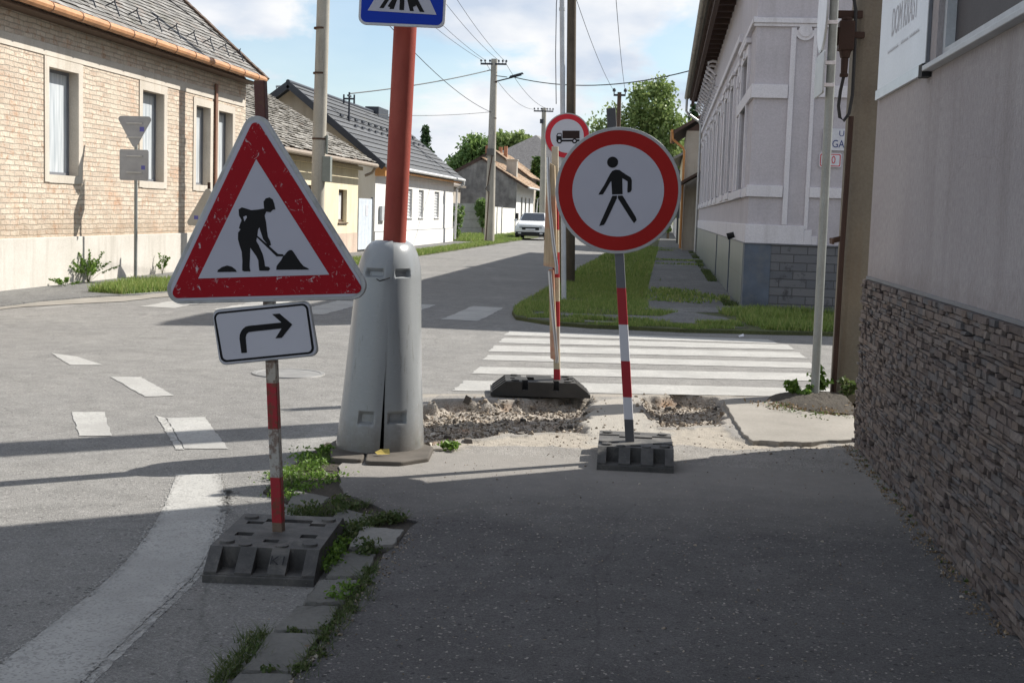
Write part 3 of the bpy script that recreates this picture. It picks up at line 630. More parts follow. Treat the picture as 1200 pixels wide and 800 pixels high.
sheet('worn_kerb_line', [cross2], 0.030, M_kerb, 0.03, jitter=0.02, seg=0.25)
sheet('far_field_road', [[(-2.2,130),(-2.2,131.5),(1.3,131.5),(1.3,130)]], 0.04, M_path)
# left side: pavement and verge along the houses
sheet('left_pavement', [[(-9.95,-10),(-8.55,-10),(-8.55,17.2),(-8.3,18.3),(-7.9,19.2),(-7.75,20.4),(-8.35,22),(-8.35,400),(-12,400),(-12,60),(-9.95,60)]], 0.0, M_path, 0.2, jitter=0.02, seg=0.6)
sheet('left_verge', [[(-8.35,22.0),(-7.75,21.0),(-7.62,24),(-7.55,40),(-7.5,70),(-7.5,200),(-8.3,200),(-8.3,60),(-8.35,40)]], 0.012, M_grassground, 0.2, jitter=0.05, seg=0.5)
sheet('dusty_corner', [[(-8.55,15.0),(-8.2,16.6),(-7.7,17.6),(-7.4,19.4),(-7.4,21.5),(-7.9,21.0),(-8.3,19.0),(-8.8,17.5)]], -0.017, M_slab, jitter=0.06, seg=0.3)
# ---- painted markings (thin sheets 4 mm above the asphalt), worn edges
ZP = ZR + 0.004
for P in ([(-3.946, 8.404), (-3.746, 8.472), (-3.319, 7.616), (-3.501, 7.560)], [(-3.262, 8.362), (-3.036, 8.475), (-2.512, 7.409), (-2.747, 7.338)], [(-4.446, 10.184), (-4.227, 10.268), (-3.589, 9.350), (-3.769, 9.238)], [(-5.635, 11.575), (-5.309, 11.411), (-4.830, 10.903), (-5.086, 10.799)]):
    sheet('lane_dash', [P], ZP, M_paint, jitter=0.006, seg=0.06)
Lp = [(-1.973, 3.510), (-2.015, 4.172), (-2.067, 4.770), (-2.172, 5.351), (-2.317, 5.926), (-2.526, 6.624)]; Rp = [(-2.307, 6.686), (-2.125, 6.212), (-1.938, 5.601), (-1.774, 4.889), (-1.729, 4.294), (-1.684, 3.677), (-1.655, 3.343)]
def smooth_line(P, n=10):
    out_ = []
    for i in range(len(P)-1):
        p0, p1, p2, p3 = P[max(i-1,0)], P[i], P[i+1], P[min(i+2, len(P)-1)]
        for k in range(n):
            t = k/n; out_.append(tuple(0.5*((2*p1[c])+(-p0[c]+p2[c])*t+(2*p0[c]-5*p1[c]+4*p2[c]-p3[c])*t*t+(-p0[c]+3*p1[c]-3*p2[c]+p3[c])*t**3) for c in (0,1)))
    return out_ + [P[-1]]
Lp = smooth_line(Lp); Rp = smooth_line(Rp)
sheet('edge_line', [Lp + Rp], ZP, M_paint, jitter=0.003, seg=0.02)
Wp = smooth_line([(-2.133, 6.313), (-1.922, 5.622), (-1.746, 4.871), (-1.694, 4.282), (-1.648, 3.670), (-1.637, 3.410)]) + list(reversed(smooth_line([(-2.133, 6.209), (-1.946, 5.600), (-1.780, 4.888), (-1.735, 4.293), (-1.689, 3.676), (-1.683, 3.401)])))
sheet('faded_line_ghost', [Wp], ZP-0.003, M_wornpaint, jitter=0.004, seg=0.02)
sheet('faded_dash', [[(-3.366, 8.442), (-3.267, 8.360), (-2.742, 7.311), (-2.788, 7.297)]], ZP, M_wornpaint, jitter=0.006, seg=0.05)
bars = []
for a, b2, c, d in ((390.5,393.5,597,905), (397,403,590,922), (406,413,580,935), (416,421,571,948), (430,439,562,962), (446,458,548,966)):
    k = 0.0333
    y = lambda px, py: py + (px-597)*k*0.6
    bars.append((a, b2, c, d))
BAR = [[(-1.829, 15.881), (1.309, 16.219), (1.400, 15.713), (-1.840, 15.287)], [(-1.801, 14.973), (1.484, 15.646), (1.526, 15.060), (-1.782, 14.356)], [(-1.782, 14.062), (1.536, 14.779), (1.565, 14.166), (-1.763, 13.428)], [(-1.727, 13.101), (1.556, 13.746), (1.565, 13.207), (-1.721, 12.621)], [(-1.666, 12.051), (1.548, 12.769), (1.556, 12.175), (-1.666, 11.510)], [(-1.645, 11.021), (1.548, 11.629), (1.512, 11.066), (-1.647, 10.350)]]
for P in BAR: sheet('crosswalk_bar', [P], ZP, M_paint, jitter=0.012, seg=0.08)
for X0 in (-2.9, -3.95, -5.0, -6.05, -7.1):
    wob = random.uniform(-.05,.05)
    sheet('crosswalk_bar', [[(X0,17.2+wob),(X0+0.5,17.15+wob),(X0+0.52,19.8+wob),(X0+0.02,19.85+wob)]], ZP, M_paint if X0 < -3 or X0 > -3 else M_paint, jitter=0.02, seg=0.15)
# iron cover in the road
m = MB(); c = (-3.170, 10.920)
m.lathe((c[0], c[1], ZR), [(0.0,0.006),(0.27,0.006),(0.275,0.010),(0.31,0.010),(0.315,0.0)], 40)
tag(m.build('manhole_cover', plain('worn_iron', (0.24,0.235,0.225), 0.6, metallic=0.2, var=0.2)), 'round iron manhole cover set flush in the road behind the roadworks sign', 'manhole cover')
# ---- kerb stones along our pavement
ST = [([(-1.218, 3.367), (-1.022, 3.407), (-1.066, 3.770), (-1.229, 3.751)], 'worn grey kerb stone cut off by the bottom edge of the photo'),
      ([(-1.226, 3.774), (-1.065, 3.793), (-1.080, 4.149), (-1.249, 4.130)], 'flat dark kerb stone, second one up from the bottom edge'),
      ([(-1.246, 4.158), (-1.080, 4.195), (-1.090, 4.469), (-1.240, 4.445)], 'flat mossy kerb stone, third one up from the bottom edge'),
      ([(-1.240, 4.466), (-1.088, 4.511), (-1.103, 4.814), (-1.251, 4.791)], 'greyish kerb stone at the front right corner of the K1 foot'),
      ([(-1.244, 4.817), (-1.098, 4.864), (-1.121, 5.213), (-1.257, 5.194)], 'small kerb stone at the right side of the K1 foot, just below the pale stone'),
      ([(-1.247, 5.211), (-1.074, 5.312), (-1.088, 5.602), (-1.281, 5.602)], 'pale rough kerb stone sticking out to the right at the bend, lightest of the row'),
      ([(-1.454, 5.702), (-1.298, 5.675), (-1.290, 5.866), (-1.472, 5.963)], 'low kerb stone half buried in weeds above the pale stone'),
      ([(-1.737, 5.987), (-1.578, 5.954), (-1.572, 6.187), (-1.787, 6.293)], 'long kerb stone behind the red and white post, nearest the grey pole cover')]
pr = None
for P, lab in ST:
    x0 = sum(p[0] for p in P)/4; y0 = sum(p[1] for p in P)/4; Q = []
    for i in range(4):
        a = P[i]; b2 = P[(i+1) % 4]
        for j in range(5): t = j/5; Q.append((a[0]+(b2[0]-a[0])*t-x0+random.uniform(-.006,.006), a[1]+(b2[1]-a[1])*t-y0+random.uniform(-.006,.006)))
    Q = round_poly(Q, 0.01, 1); m = MB(); zt = 0.016 if 'lightest' in lab else 0.005
    n = len(Q); m.add([(u, v, zt - 0.010) for u, v in Q] + [(u*0.965, v*0.965, zt + random.uniform(-.002,.002)) for u, v in Q] + [(u, v, -0.15) for u, v in Q],
        [tuple(range(n, 2*n))] + [(i, (i+1) % n, n+(i+1) % n, n+i) for i in range(n)] + [(2*n+i, 2*n+(i+1) % n, (i+1) % n, i) for i in range(n)])
    o = m.build('kerb_stone', M_kerbpale if 'lightest' in lab else M_kerb); o.location = (x0, y0, 0); o.rotation_euler = (random.uniform(-.015,.015), random.uniform(-.02,.02), 0)
    tag(o, lab, 'kerb stone', 'stones of the old kerb')
# two stones under the pole cover
for P, lab in (([(-1.800, 7.072), (-1.620, 7.073), (-1.664, 7.326), (-1.725, 7.683), (-1.918, 7.777), (-1.922, 7.504)], 'dark kerb stone under the left side of the grey pole cover'),
               ([(-1.595, 7.029), (-1.399, 7.060), (-1.275, 7.225), (-1.308, 7.573), (-1.499, 7.813), (-1.712, 7.627)], 'cracked brown kerb stone under the right front of the grey pole cover')):
    m = MB(); x0 = sum(p[0] for p in P)/len(P); y0 = sum(p[1] for p in P)/len(P)
    Q = round_poly([(p[0]-x0, p[1]-y0) for p in P], 0.03, 2); m.prism(Q, lambda u, v, d: (u, v, d), 0.025, -0.12)
    o = m.build('kerb_stone', plain('brown_kerb', (0.10,0.088,0.075), 0.9, var=0.3, dirt=(0.06,0.05,0.04)), bevel=0.008); o.location = (x0, y0, 0)
    tag(o, lab, 'kerb stone', 'stones of the old kerb')
m = MB(); m.prism(near[11:15] and [(-1.99,6.9),(-1.62,6.85),(-1.2,7.5),(-1.2,7.7),(-1.99,7.7)], lambda u, v, d: (u, v, d), -0.008, -0.2)
tag(m.build('soil_strip', M_earth), kind='structure')
m = MB(); m.prism([(-1.17,3.0),(-0.9,3.0),(-0.95,5.7),(-1.15,6.0),(-1.55,6.5),(-1.7,7.2),(-1.98,7.2),(-1.95,6.3),(-1.55,5.85),(-1.38,5.6),(-1.18,5.0)], lambda u, v, d: (u, v, d), -0.012, -0.2)
tag(m.build('soil_strip', M_earth), kind='structure')

# flecks of paint along the ragged edges of the thick line and the dashes
V = []
def flecks(P, n, sp):
    for _ in range(n):
        i = random.randrange(len(P)-1); t = random.random(); x = P[i][0]+(P[i+1][0]-P[i][0])*t + random.gauss(0, sp); y = P[i][1]+(P[i+1][1]-P[i][1])*t + random.gauss(0, sp)
        s_ = random.uniform(0.002, 0.007); a = random.uniform(0, 6.28)
        for k in range(4): V.append((x+s_*math.cos(a+k*1.57)*random.uniform(.6,1.2), y+s_*math.sin(a+k*1.57)*random.uniform(.6,1.2), ZP+0.001))
flecks(Lp, 900, 0.014); flecks(Rp, 1500, 0.02); flecks(Wp[:8], 900, 0.015)
o = fast_mesh('paint_flecks', np.array(V), 0, M_paint); o['kind'] = 'stuff'

# ---------------------------------------------------------------- building helpers
def wall_open(mb, u0, u1, z0, z1, ops, fn, depth=0.18):
    us = sorted({u0, u1, *[o[0] for o in ops], *[o[1] for o in ops]}); zs = sorted({z0, z1, *[o[2] for o in ops], *[o[3] for o in ops]})
    us = [u for u in us if u0 <= u <= u1]; zs = [z for z in zs if z0 <= z <= z1]
    for i in range(len(us)-1):
        for j in range(len(zs)-1):
            cu = (us[i]+us[i+1])/2; cz = (zs[j]+zs[j+1])/2
            if any(o[0] < cu < o[1] and o[2] < cz < o[3] for o in ops): continue
            mb.add([fn(us[i],zs[j],0), fn(us[i+1],zs[j],0), fn(us[i+1],zs[j+1],0), fn(us[i],zs[j+1],0)], [(0,1,2,3)])
    for a, b, c, d in ops:
        for (p, q) in (((a,c),(b,c)), ((b,c),(b,d)), ((b,d),(a,d)), ((a,d),(a,c))):
            mb.add([fn(*p,0), fn(*q,0), fn(*q,depth), fn(*p,depth)], [(0,1,2,3)])
def fr_rect(mb, a, b, c, d, w_, fn, d0, d1):
    """a rectangular frame of bar width w_"""
    for (ua, ub, za, zb) in ((a,b,c,c+w_), (a,b,d-w_,d), (a,a+w_,c+w_,d-w_), (b-w_,b,c+w_,d-w_)):
        mb.prism([(ua,za),(ub,za),(ub,zb),(ua,zb)], fn, d0, d1)
def window(parent, ua, ub, za, zb, fn, depth=0.16, frame=None, glass=None, fw=0.05, mull=(), sill=None, sillmat=None, label=None):
    f = MB(); fr_rect(f, ua, ub, za, zb, fw, fn, depth-0.05, depth)
    for m_ in mull:
        if m_[0] == 'v': u = ua+(ub-ua)*m_[1]; f.prism([(u-fw*.4,za+fw),(u+fw*.4,za+fw),(u+fw*.4,zb-fw),(u-fw*.4,zb-fw)], fn, depth-0.045, depth)
        else: z = za+(zb-za)*m_[1]; f.prism([(ua+fw,z-fw*.4),(ub-fw,z-fw*.4),(ub-fw,z+fw*.4),(ua+fw,z+fw*.4)], fn, depth-0.045, depth)
    o = f.build('window', frame or M_frame, parent, world='root')
    if label: o['label'] = label
    g_ = MB(); g_.prism([(ua+fw,za+fw),(ub-fw,za+fw),(ub-fw,zb-fw),(ua+fw,zb-fw)], fn, depth-0.022, depth-0.012); g_.build('pane', glass or M_paleglass, o, world='root')
    if sill:
        s_ = MB(); s_.prism([(ua-sill,za-0.04),(ub+sill,za-0.04),(ub+sill,za-0.003),(ua-sill,za-0.003)], fn, -0.05, depth-0.05); s_.build('sill', sillmat or M_zinc, o, world='root')
    return o
def slates(mb, y0, y1, e, r, row, wid, th=0.012, jit=0.01, stag=True, lift=0.03, drop=0.0):
    """rows of overlapping slates on the slope from eave e=(x,z) to ridge r=(x,z), running y0..y1"""
    dx, dz = r[0]-e[0], r[1]-e[1]; Ls = math.hypot(dx, dz); ux, uz = dx/Ls, dz/Ls; nx, nz = -uz, ux
    if nz < 0: nx, nz = -nx, -nz
    n = int(Ls/row)
    for i in range(n+1):
        s = i*row; y = y0 - (random.random()*wid if stag else 0)
        while y < y1:
            w_ = wid*random.uniform(0.92, 1.06) if stag else wid
            a = max(y, y0); b2 = min(y+w_, y1)
            if b2-a > 0.03 and random.random() >= drop:
                j0 = random.uniform(-jit, jit); j1 = random.uniform(-jit, jit); s0 = s + j0; s1 = min(s + row*1.35, Ls+0.02); g_ = 0.004
                l0 = lift*0.9+random.uniform(0, jit*.8); l1 = lift*0.25
                P = []
                for (yy, ss, hh) in ((a+g_, s0, l0), (b2-g_, s0+j1*.5, l0), (b2-g_, s1, l1), (a+g_, s1, l1)):
                    P.append((e[0]+ux*ss+nx*hh, yy, e[1]+uz*ss+nz*hh))
                Q = [(p[0]-nx*th, p[1], p[2]-nz*th) for p in P]
                mb.add(P+Q, [(0,1,2,3), (7,6,5,4), (0,4,5,1), (1,5,6,2), (2,6,7,3), (3,7,4,0)])
            y += w_
def slab(mb, y0, y1, e, r, th=0.1):
    dx, dz = r[0]-e[0], r[1]-e[1]; Ls = math.hypot(dx, dz); nx, nz = -dz/Ls, dx/Ls
    if nz < 0: nx, nz = -nx, -nz
    P = [(e[0],y0,e[1]),(e[0],y1,e[1]),(r[0],y1,r[1]),(r[0],y0,r[1])]; Q = [(p[0]-nx*th, p[1], p[2]-nz*th) for p in P]
    mb.add(P+Q, [(0,1,2,3),(7,6,5,4),(0,4,5,1),(1,5,6,2),(2,6,7,3),(3,7,4,0)])

# ---------------------------------------------------------------- building on our right
B = thing('corner_building', 'pale rough-rendered building with dark stacked-stone base at the right edge', 'building', (1.3, 8.0, 0))
m = MB(); fnR = lambda u, z, d: (1.30 + d, u, z)
WOP = [(3.6, 6.82, 2.24, 3.9)]
wall_open(m, -8, 8.6, 1.085, 6.6, WOP, fnR, 0.12)
m.add([(1.3,8.6,0),(9,8.6,0),(9,8.6,6.6),(1.3,8.6,6.6)], [(0,1,2,3)]); m.add([(1.3,-8,0),(9,-8,0),(9,-8,6.6),(1.3,-8,6.6)], [(0,1,2,3)]); m.add([(9,-8,0),(9,8.6,0),(9,8.6,6.6),(9,-8,6.6)], [(0,1,2,3)])
m.build('wall', M_render, B, world=True)
m = MB(); m.box(1.15, -8.2, 6.6, 9.2, 8.605, 6.75); m.prism([(1.15,6.75),(5.1,8.9),(9.2,6.75)], lambda u, v, d: (u, d, v), -8.2, 8.605); m.build('roof', M_slate, B, world=True)
m = MB(); m.box(1.292, -8, 1.072, 1.40, 8.6, 1.09); m.build('ledge', M_frame, B, world=True)
m = MB(); z = -0.02
while z < 1.07:
    h = random.choice((0.014, 0.018, 0.022, 0.028, 0.034)); h = min(h, 1.072-z); y = 3.0 + random.random()*.1
    while y < 8.615:
        l = random.uniform(0.035, 0.17); y1 = min(y+l, 8.615); pr_ = random.uniform(-0.008, 0.008); k = random.uniform(-.003, .003); w1, w2, w3 = (random.uniform(-.0028, .0028) for _ in range(3))
        o = len(m.v); x0 = 1.272 - pr_
        if random.random() > 0.03:
            a, b2 = random.uniform(-.004,.004), random.uniform(-.004,.004)
            vs = [(1.30,y,z),(1.30,y1-.003,z),(1.30,y1-.003,z+h-.0025),(1.30,y,z+h-.0025),(x0+a+w1,y+.002+abs(w2),z+.001+k),(x0+b2-w2,y1-.004-abs(w1),z+.001-k),(x0+b2+w3,y1-.003-abs(w3),z+h-.003-abs(k)*.8),(x0+a+w2,y+.001+abs(w3)*1.5,z+h-.003+k*.5)]
            m.add(vs, [(4,5,6,7),(0,4,7,3),(1,2,6,5),(0,1,5,4),(3,7,6,2)])
        y = y1
    z += h
m.box(1.298, -8, -0.1, 1.31, 3.05, 1.072)
m.build('stone_cladding', M_stone, B, world=True)
m = MB(); m.box(1.301, -8, -0.1, 1.35, 8.6, 1.073); m.build('base_wall', M_dark, B, world=True)
# window beside the poster: dark screen, pale sill with black end cap
o = MB(); fr_rect(o, 3.6, 6.82, 2.24, 3.9, 0.055, fnR, 0.03, 0.10); o = o.build('window', M_greymetal, B, world='root')
g_ = MB(); g_.prism([(3.66,2.30),(6.76,2.30),(6.76,3.84),(3.66,3.84)], fnR, 0.075, 0.085); g_.build('pane', plain('dark_screen', (0.055,0.05,0.055), 0.6, grain=220, gamt=0.3), o, world='root')
s_ = MB(); s_.box(1.25, 3.55, 2.195, 1.36, 6.90, 2.222); s_.build('sill', M_greymetal, o, world='root', bevel=0.004)
s_ = MB(); s_.box(1.252, 6.90, 2.170, 1.30, 7.00, 2.235); s_.build('sill_end_cap', M_black, o, world='root')
S = thing('wall_sign', 'pale poster board with faded grey lettering DOM KRÁSY on the rendered wall', 'sign', (1.3, 7.75, 2.2))
m = MB(); m.box(1.285, 7.0, 2.255, 1.297, 8.55, 3.5); m.build('board', M_poster, S, world=True)
m = MB(); m.box(1.276, 6.99, 2.195, 1.298, 8.56, 2.253); m.build('bottom_strip', M_alu, S, world=True)
m = MB(); m.box(1.281, 6.975, 2.25, 1.298, 6.998, 3.5); m.build('side_strip', M_frame, S, world=True)
fnP = lambda u, v, d: (1.2835 - 0.0*d, 7.72 - u, 2.60 + v)
m = MB(); text_poly(m, 'DOM KRÁSY', 0.235, fnP, 0, 0, narrow=0.62)
m.build('lettering', M_postertext, S, world=True, fix=False)
LT = [MB(), MB(), MB()]
for k in range(22):
    y = 8.22 - k*0.045
    if k in (8, 9, 15): continue
    m = LT[0 if k < 8 else 1 if k < 15 else 2]; m.add([(1.2835, y, 2.44), (1.2835, y-0.045, 2.44), (1.2835, y-0.045, 2.448), (1.2835, y-0.02, 2.448), (1.2835, y-0.012, 2.458+random.uniform(0,.008)), (1.2835, y, 2.448)], [(0,1,2,3,4,5)])
for m in LT: m.build('lettering', M_postertext, S, world=True, fix=False)

# ---------------------------------------------------------------- lilac house across the side street
Hh = thing('stucco_house', 'lilac stucco corner house with pale mouldings and grey tiled base', 'house', (1.28, 20.9, 0))
fnL = lambda u, z, d: (1.28 + d, u, z)          # street facade, faces -X
fnF = lambda u, z, d: (u, 20.9 + d, z)          # front, faces -Y
WL = [(22.4, 24.1, 1.95, 4.15)] + [(a, a+1.2, 1.98, 4.1) for a in (26.9, 29.6, 33.4, 36.4, 39.6, 42.6, 45.8, 48.8)]
m = MB(); wall_open(m, 20.9, 52.0, 1.06, 6.2, WL, fnL, 0.12); wall_open(m, 1.28, 14, 1.06, 6.8, [], fnF); wall_open(m, 20.9, 25.3, 6.2, 6.8, [], fnL)
m.add([(1.28,25.3,6.2),(14,25.3,6.2),(14,25.3,6.8),(1.28,25.3,6.8)], [(0,1,2,3)]); m.box(1.2,20.8,6.8,2.6,22.2,7.9); m.prism([(1.1,7.9),(1.9,8.7),(2.7,7.9)], lambda u, v, d: (u, d, v), 20.75, 22.25)
m.add([(1.28,52,0),(14,52,0),(14,52,6.2),(1.28,52,6.2)], [(0,1,2,3)]); m.build('wall', M_lilac, Hh, world=True)
m = MB()
def bandL(y0, y1, z0, z1, p): m.box(1.28-p, y0, z0, 1.285, y1, z1)
def bandF(x0, x1, z0, z1, p): m.box(x0, 20.9-p, z0, x1, 20.905, z1)
bandL(20.87, 52, 1.07, 1.36, 0.035); bandF(1.245, 2.15, 1.07, 1.36, 0.038); bandF(2.15, 2.27, 1.07, 1.30, 0.034); bandF(2.27, 2.36, 1.07, 1.2, 0.032)
bandL(20.86, 52, 1.79, 1.94, 0.05); bandF(1.23, 1.79, 1.79, 1.97, 0.052); bandF(2.2, 9, 1.80, 1.96, 0.04)
bandL(20.86, 25.2, 3.32, 3.52, 0.05); bandF(1.23, 1.79, 3.31, 3.52, 0.052); bandF(2.2, 9, 3.34, 3.52, 0.04)
bandL(20.84, 25.2, 4.46, 4.54, 0.07); bandF(1.21, 9, 4.45, 4.53, 0.072); bandF(1.23, 9, 4.40, 4.449, 0.045)
bandL(25.2, 52, 4.72, 4.86, 0.06); bandL(25.2, 52, 4.30, 4.42, 0.04)
bandF(1.80, 1.88, 1.365, 4.39, 0.032); bandF(2.14, 2.20, 1.305, 4.39, 0.030)
for y0 in (24.35, 25.35, 28.3, 31.3, 32.6, 35.2, 38.2, 41.4, 44.4, 47.5, 50.6):
    bandL(y0, y0+0.34, 1.96, 4.29, 0.03); bandL(y0-0.02, y0+0.36, 3.9, 4.1, 0.05)
for a, b2, c, d in WL:
    for (p, q, r, s) in ((a-0.16, a, c, d+0.16), (b2, b2+0.16, c, d+0.16), (a, b2, d, d+0.16)): bandL(p, q, r, s, 0.045)
    bandL(a-0.22, b2+0.22, d+0.17, d+0.25, 0.09); bandL((a+b2)/2-0.12, (a+b2)/2+0.12, d+0.02, d+0.17, 0.07)
    bandL(a-0.2, b2+0.2, c-0.155, c-0.02, 0.075)
m.build('mouldings', M_trim, Hh, world=True, bevel=0.006)
m = MB(); c = (2.01, 4.35)
m.prism([(c[0]+0.155*math.cos(a), c[1]+0.155*math.sin(a)) for a in np.linspace(PI, 2*PI, 24)], lambda u, v, d: (u, 20.9-d, v), 0.034, 0.0)
m.prism([(c[0]+0.10*math.cos(a), c[1]-0.0+0.10*math.sin(a)) for a in np.linspace(0, 2*PI, 28)[:-1]], lambda u, v, d: (u, 20.9-d, v), 0.052, 0.0)
m.build('medallion', M_trim, Hh, world=True)
# scroll brackets under the eave
for y in np.arange(37.0, 51.5, 1.1):
    m = MB(); m.tube([(1.27, y, 5.02), (1.18, y, 5.06), (1.16, y, 5.22), (1.21, y, 5.36), (1.10, y, 5.46), (0.98, y, 5.56), (0.99, y, 5.70), (1.10, y, 5.74), (1.24, y, 5.72)], 0.038, 6); m.build('bracket', M_trim, Hh, world=True, smooth=True)
for a, b2, c, d in WL: window(Hh, a, b2, c, d, fnL, 0.10, plain('lavender_frame', (0.15,0.14,0.18), 0.5), M_darkglass, 0.07, [('v', .5), ('h', .7)], sill=0.1, sillmat=M_frame)
m = MB(); m.box(1.255, 21.32, 0, 1.285, 52, 1.055); m.build('tiled_base', M_tiles, Hh, world=True)
m = MB()
for y in (25.6, 31.9): m.box(1.235, y, 0, 1.26, y+0.10, 1.05)
m.build_each('base_pipe', M_bluetile, Hh, world=True)
m = MB(); m.box(1.25, 20.865, 0, 1.66, 21.318, 1.055); m.build('corner_tile', M_bluetile, Hh, world=True, bevel=0.004)
m = MB(); m.box(1.662, 20.875, 0, 14, 20.91, 1.05); m.build('block_cladding', M_greybrick, Hh, world=True)
m = MB(); m.box(1.235, 20.85, 1.056, 14, 20.90, 1.069); m.box(1.235, 20.9, 1.056, 1.29, 52, 1.069); m.build('base_ledge', M_frame, Hh, world=True)
m = MB(); m.cyl((1.22,23.6,1.16),(1.10,23.6,1.12),0.05,0.06,12); m.build('vent_pipe', M_dark, Hh, world=True)
# eave: soffit boards, roof and the beaded gutter edge
m = MB(); m.box(0.74, 25.3, 6.0, 1.29, 52.4, 6.03); m.box(0.74, 25.3, 6.03, 0.77, 52.4, 6.14)
for y in np.arange(25.6, 52.2, 0.9): m.box(0.79, y, 5.90, 1.27, y+0.1, 5.998)
m.box(0.80, 25.31, 5.80, 0.90, 52.39, 5.899); m.build('soffit', M_soffit, Hh, world=True)
m = MB(); slab(m, 25.2, 52.5, (0.66, 6.10), (7.6, 10.2), 0.05); m.add([(0.95,20.6,6.85),(14.3,20.6,6.85),(14.3,25.7,6.85),(0.95,25.7,6.85),(3.8,24.0,8.4),(11.5,24.0,8.4)], [(0,1,5,4),(1,2,5),(2,3,4,5),(3,0,4),(0,3,2,1)]); slab(m, 25.2, 52.5, (14.4, 6.2), (7.6, 10.2), 0.05)
m.prism([(1.28,6.2),(7.6,10.1),(14,6.2)], lambda u, v, d: (u, d, v), 25.5, 25.6); m.prism([(1.28,6.2),(7.6,10.1),(14,6.2)], lambda u, v, d: (u, d, v), 51.7, 51.9)
m.build('roof', M_slate2, Hh, world=True)
m = MB()
for y in np.arange(25.3, 52.5, 0.24): m.cyl((0.60, y, 6.11), (0.60, y+0.20, 6.115), 0.075, 0.062, 10)
m.tube([(0.60,25.2,6.09),(0.60,52.5,6.09)], 0.05, 8); m.build('gutter', plain('pale_roof_edge', (0.42,0.39,0.34), 0.8, var=0.2, dirt=(0.15,0.13,0.1)), Hh, world=True, smooth=True)
m = MB(); m.tube([(0.62,51.9,6.05),(0.62,51.9,5.55),(0.70,51.9,5.45),(1.15,51.9,5.15),(1.2,51.9,5.0),(1.2,51.9,0.1)], 0.05, 10); m.build('downpipe', M_zinc, Hh, world=True, smooth=True)
m = MB(); m.obox((0.78, 38.5, 6.42), (0.10, 0.5, 0.30), Matrix.Rotation(0.4, 3, 'X')); m.build('roof_vent', M_frame, Hh, world=True)
# street name plate and house number
S = thing('street_sign', 'white street name plate with blue lettering on the lilac house front', 'sign', (2.62, 20.86, 2.7))
m = MB(); m.prism(round_poly([(2.36,2.535),(3.10,2.535),(3.10,2.87),(2.36,2.87)], 0.015, 3), lambda u, v, d: (u, 20.86+d, v), 0.0, 0.02); m.build('plate', M_enamel, S, world=True)
m = MB(); text_poly(m, 'U', 0.125, lambda u, v, d: (2.64+u, 20.857, 2.79+v), 0, 0); m.build('upper_lettering', M_bluetext, S, world=True, fix=False); m = MB(); text_poly(m, 'GARB', 0.165, lambda u, v, d: (2.50+u, 20.857, 2.63+v), 0, 0, align='LEFT', narrow=0.82); m.build('lettering', M_bluetext, S, world=True, fix=False)
S = thing('house_number', 'small white plate numbered 20 with red border under the street name plate', 'sign', (2.5, 20.86, 2.4))
m = MB(); m.prism(round_poly([(2.32,2.275),(2.66,2.275),(2.66,2.495),(2.32,2.495)], 0.03, 4), lambda u, v, d: (u, 20.868+d, v), 0.0, 0.02); m.build('plate', M_enamel, S, world=True)
m = MB(); fr = round_poly([(2.335,2.29),(2.645,2.29),(2.645,2.48),(2.335,2.48)], 0.025, 4); fi = round_poly([(2.348,2.303),(2.632,2.303),(2.632,2.467),(2.348,2.467)], 0.02, 4)
n = len(fr); m.add([(u, 20.865, v) for u, v in fr]+[(u, 20.865, v) for u, v in fi], [(i, (i+1) % n, n+(i+1) % n, n+i) for i in range(n)]); text_poly(m, '20', 0.17, lambda u, v, d: (2.505+u, 20.865, 2.385+v), 0, 0, narrow=0.8)
m.build('border', M_redtext, S, world=True, fix=False)

# ---------------------------------------------------------------- houses beyond it on the right
H2 = thing('gabled_house', 'beige house with orange downpipe and deep brown eaves beyond the lilac house', 'house', (0.75, 58, 0))
m = MB(); m.box(0.75, 58, 0, 12, 66, 5.2); m.build('wall', M_beige, H2, world=True)
m = MB(); slab(m, 57.6, 66.3, (0.15, 5.15), (6.3, 9.0), 0.12); slab(m, 57.6, 66.3, (12.4, 5.15), (6.3, 9.0), 0.12); m.prism([(0.75,5.2),(6.3,8.8),(12,5.2)], lambda u, v, d: (u, d, v), 58, 58.1); m.build('roof', M_soffit, H2, world=True)
m = MB(); m.tube([(0.12,57.6,5.15),(0.12,66.3,5.15)], 0.07, 10); m.build('gutter', M_orange, H2, world=True, smooth=True)
m = MB(); m.tube([(0.14,57.7,5.12),(0.16,57.75,4.8),(0.62,57.9,4.45),(0.68,57.9,4.3),(0.68,57.9,0.1)], 0.055, 10); m.build('downpipe', M_orange, H2, world=True, smooth=True)
H3 = thing('low_house', 'low ochre house with a dark downpipe beyond the beige house on the right', 'house', (0.6, 70, 0))
m = MB(); m.box(0.75, 70, 0, 12, 84, 4.6); m.build('wall', M_yellow, H3, world=True)
m = MB(); slab(m, 69.6, 84.3, (0.2, 4.55), (6.3, 8.0), 0.12); slab(m, 69.6, 84.3, (12.4, 4.55), (6.3, 8.0), 0.12); m.prism([(0.75,4.6),(6.3,7.9),(12,4.6)], lambda u, v, d: (u, d, v), 70, 70.1); m.build('roof', M_slate, H3, world=True)
m = MB(); m.tube([(0.2,69.7,4.5),(0.22,69.75,4.2),(0.6,69.9,3.9),(0.65,69.9,0.1)], 0.055, 8); m.build('downpipe', M_anthr, H3, world=True, smooth=True)
fn3 = lambda u, z, d: (0.75+d, u, z)
for y in (72, 75, 78, 81): window(H3, y, y+1, 1.4, 2.8, lambda u, z, d: (0.745+d, u, z), 0.02, M_frame, M_darkglass)
H4 = thing('plain_house', 'greyish house closing the right side of the street in the distance', 'house', (0.75, 92, 0))
m = MB(); m.box(0.75, 92, 0, 12, 125, 4.2); m.build('wall', M_whiteplaster, H4, world=True)
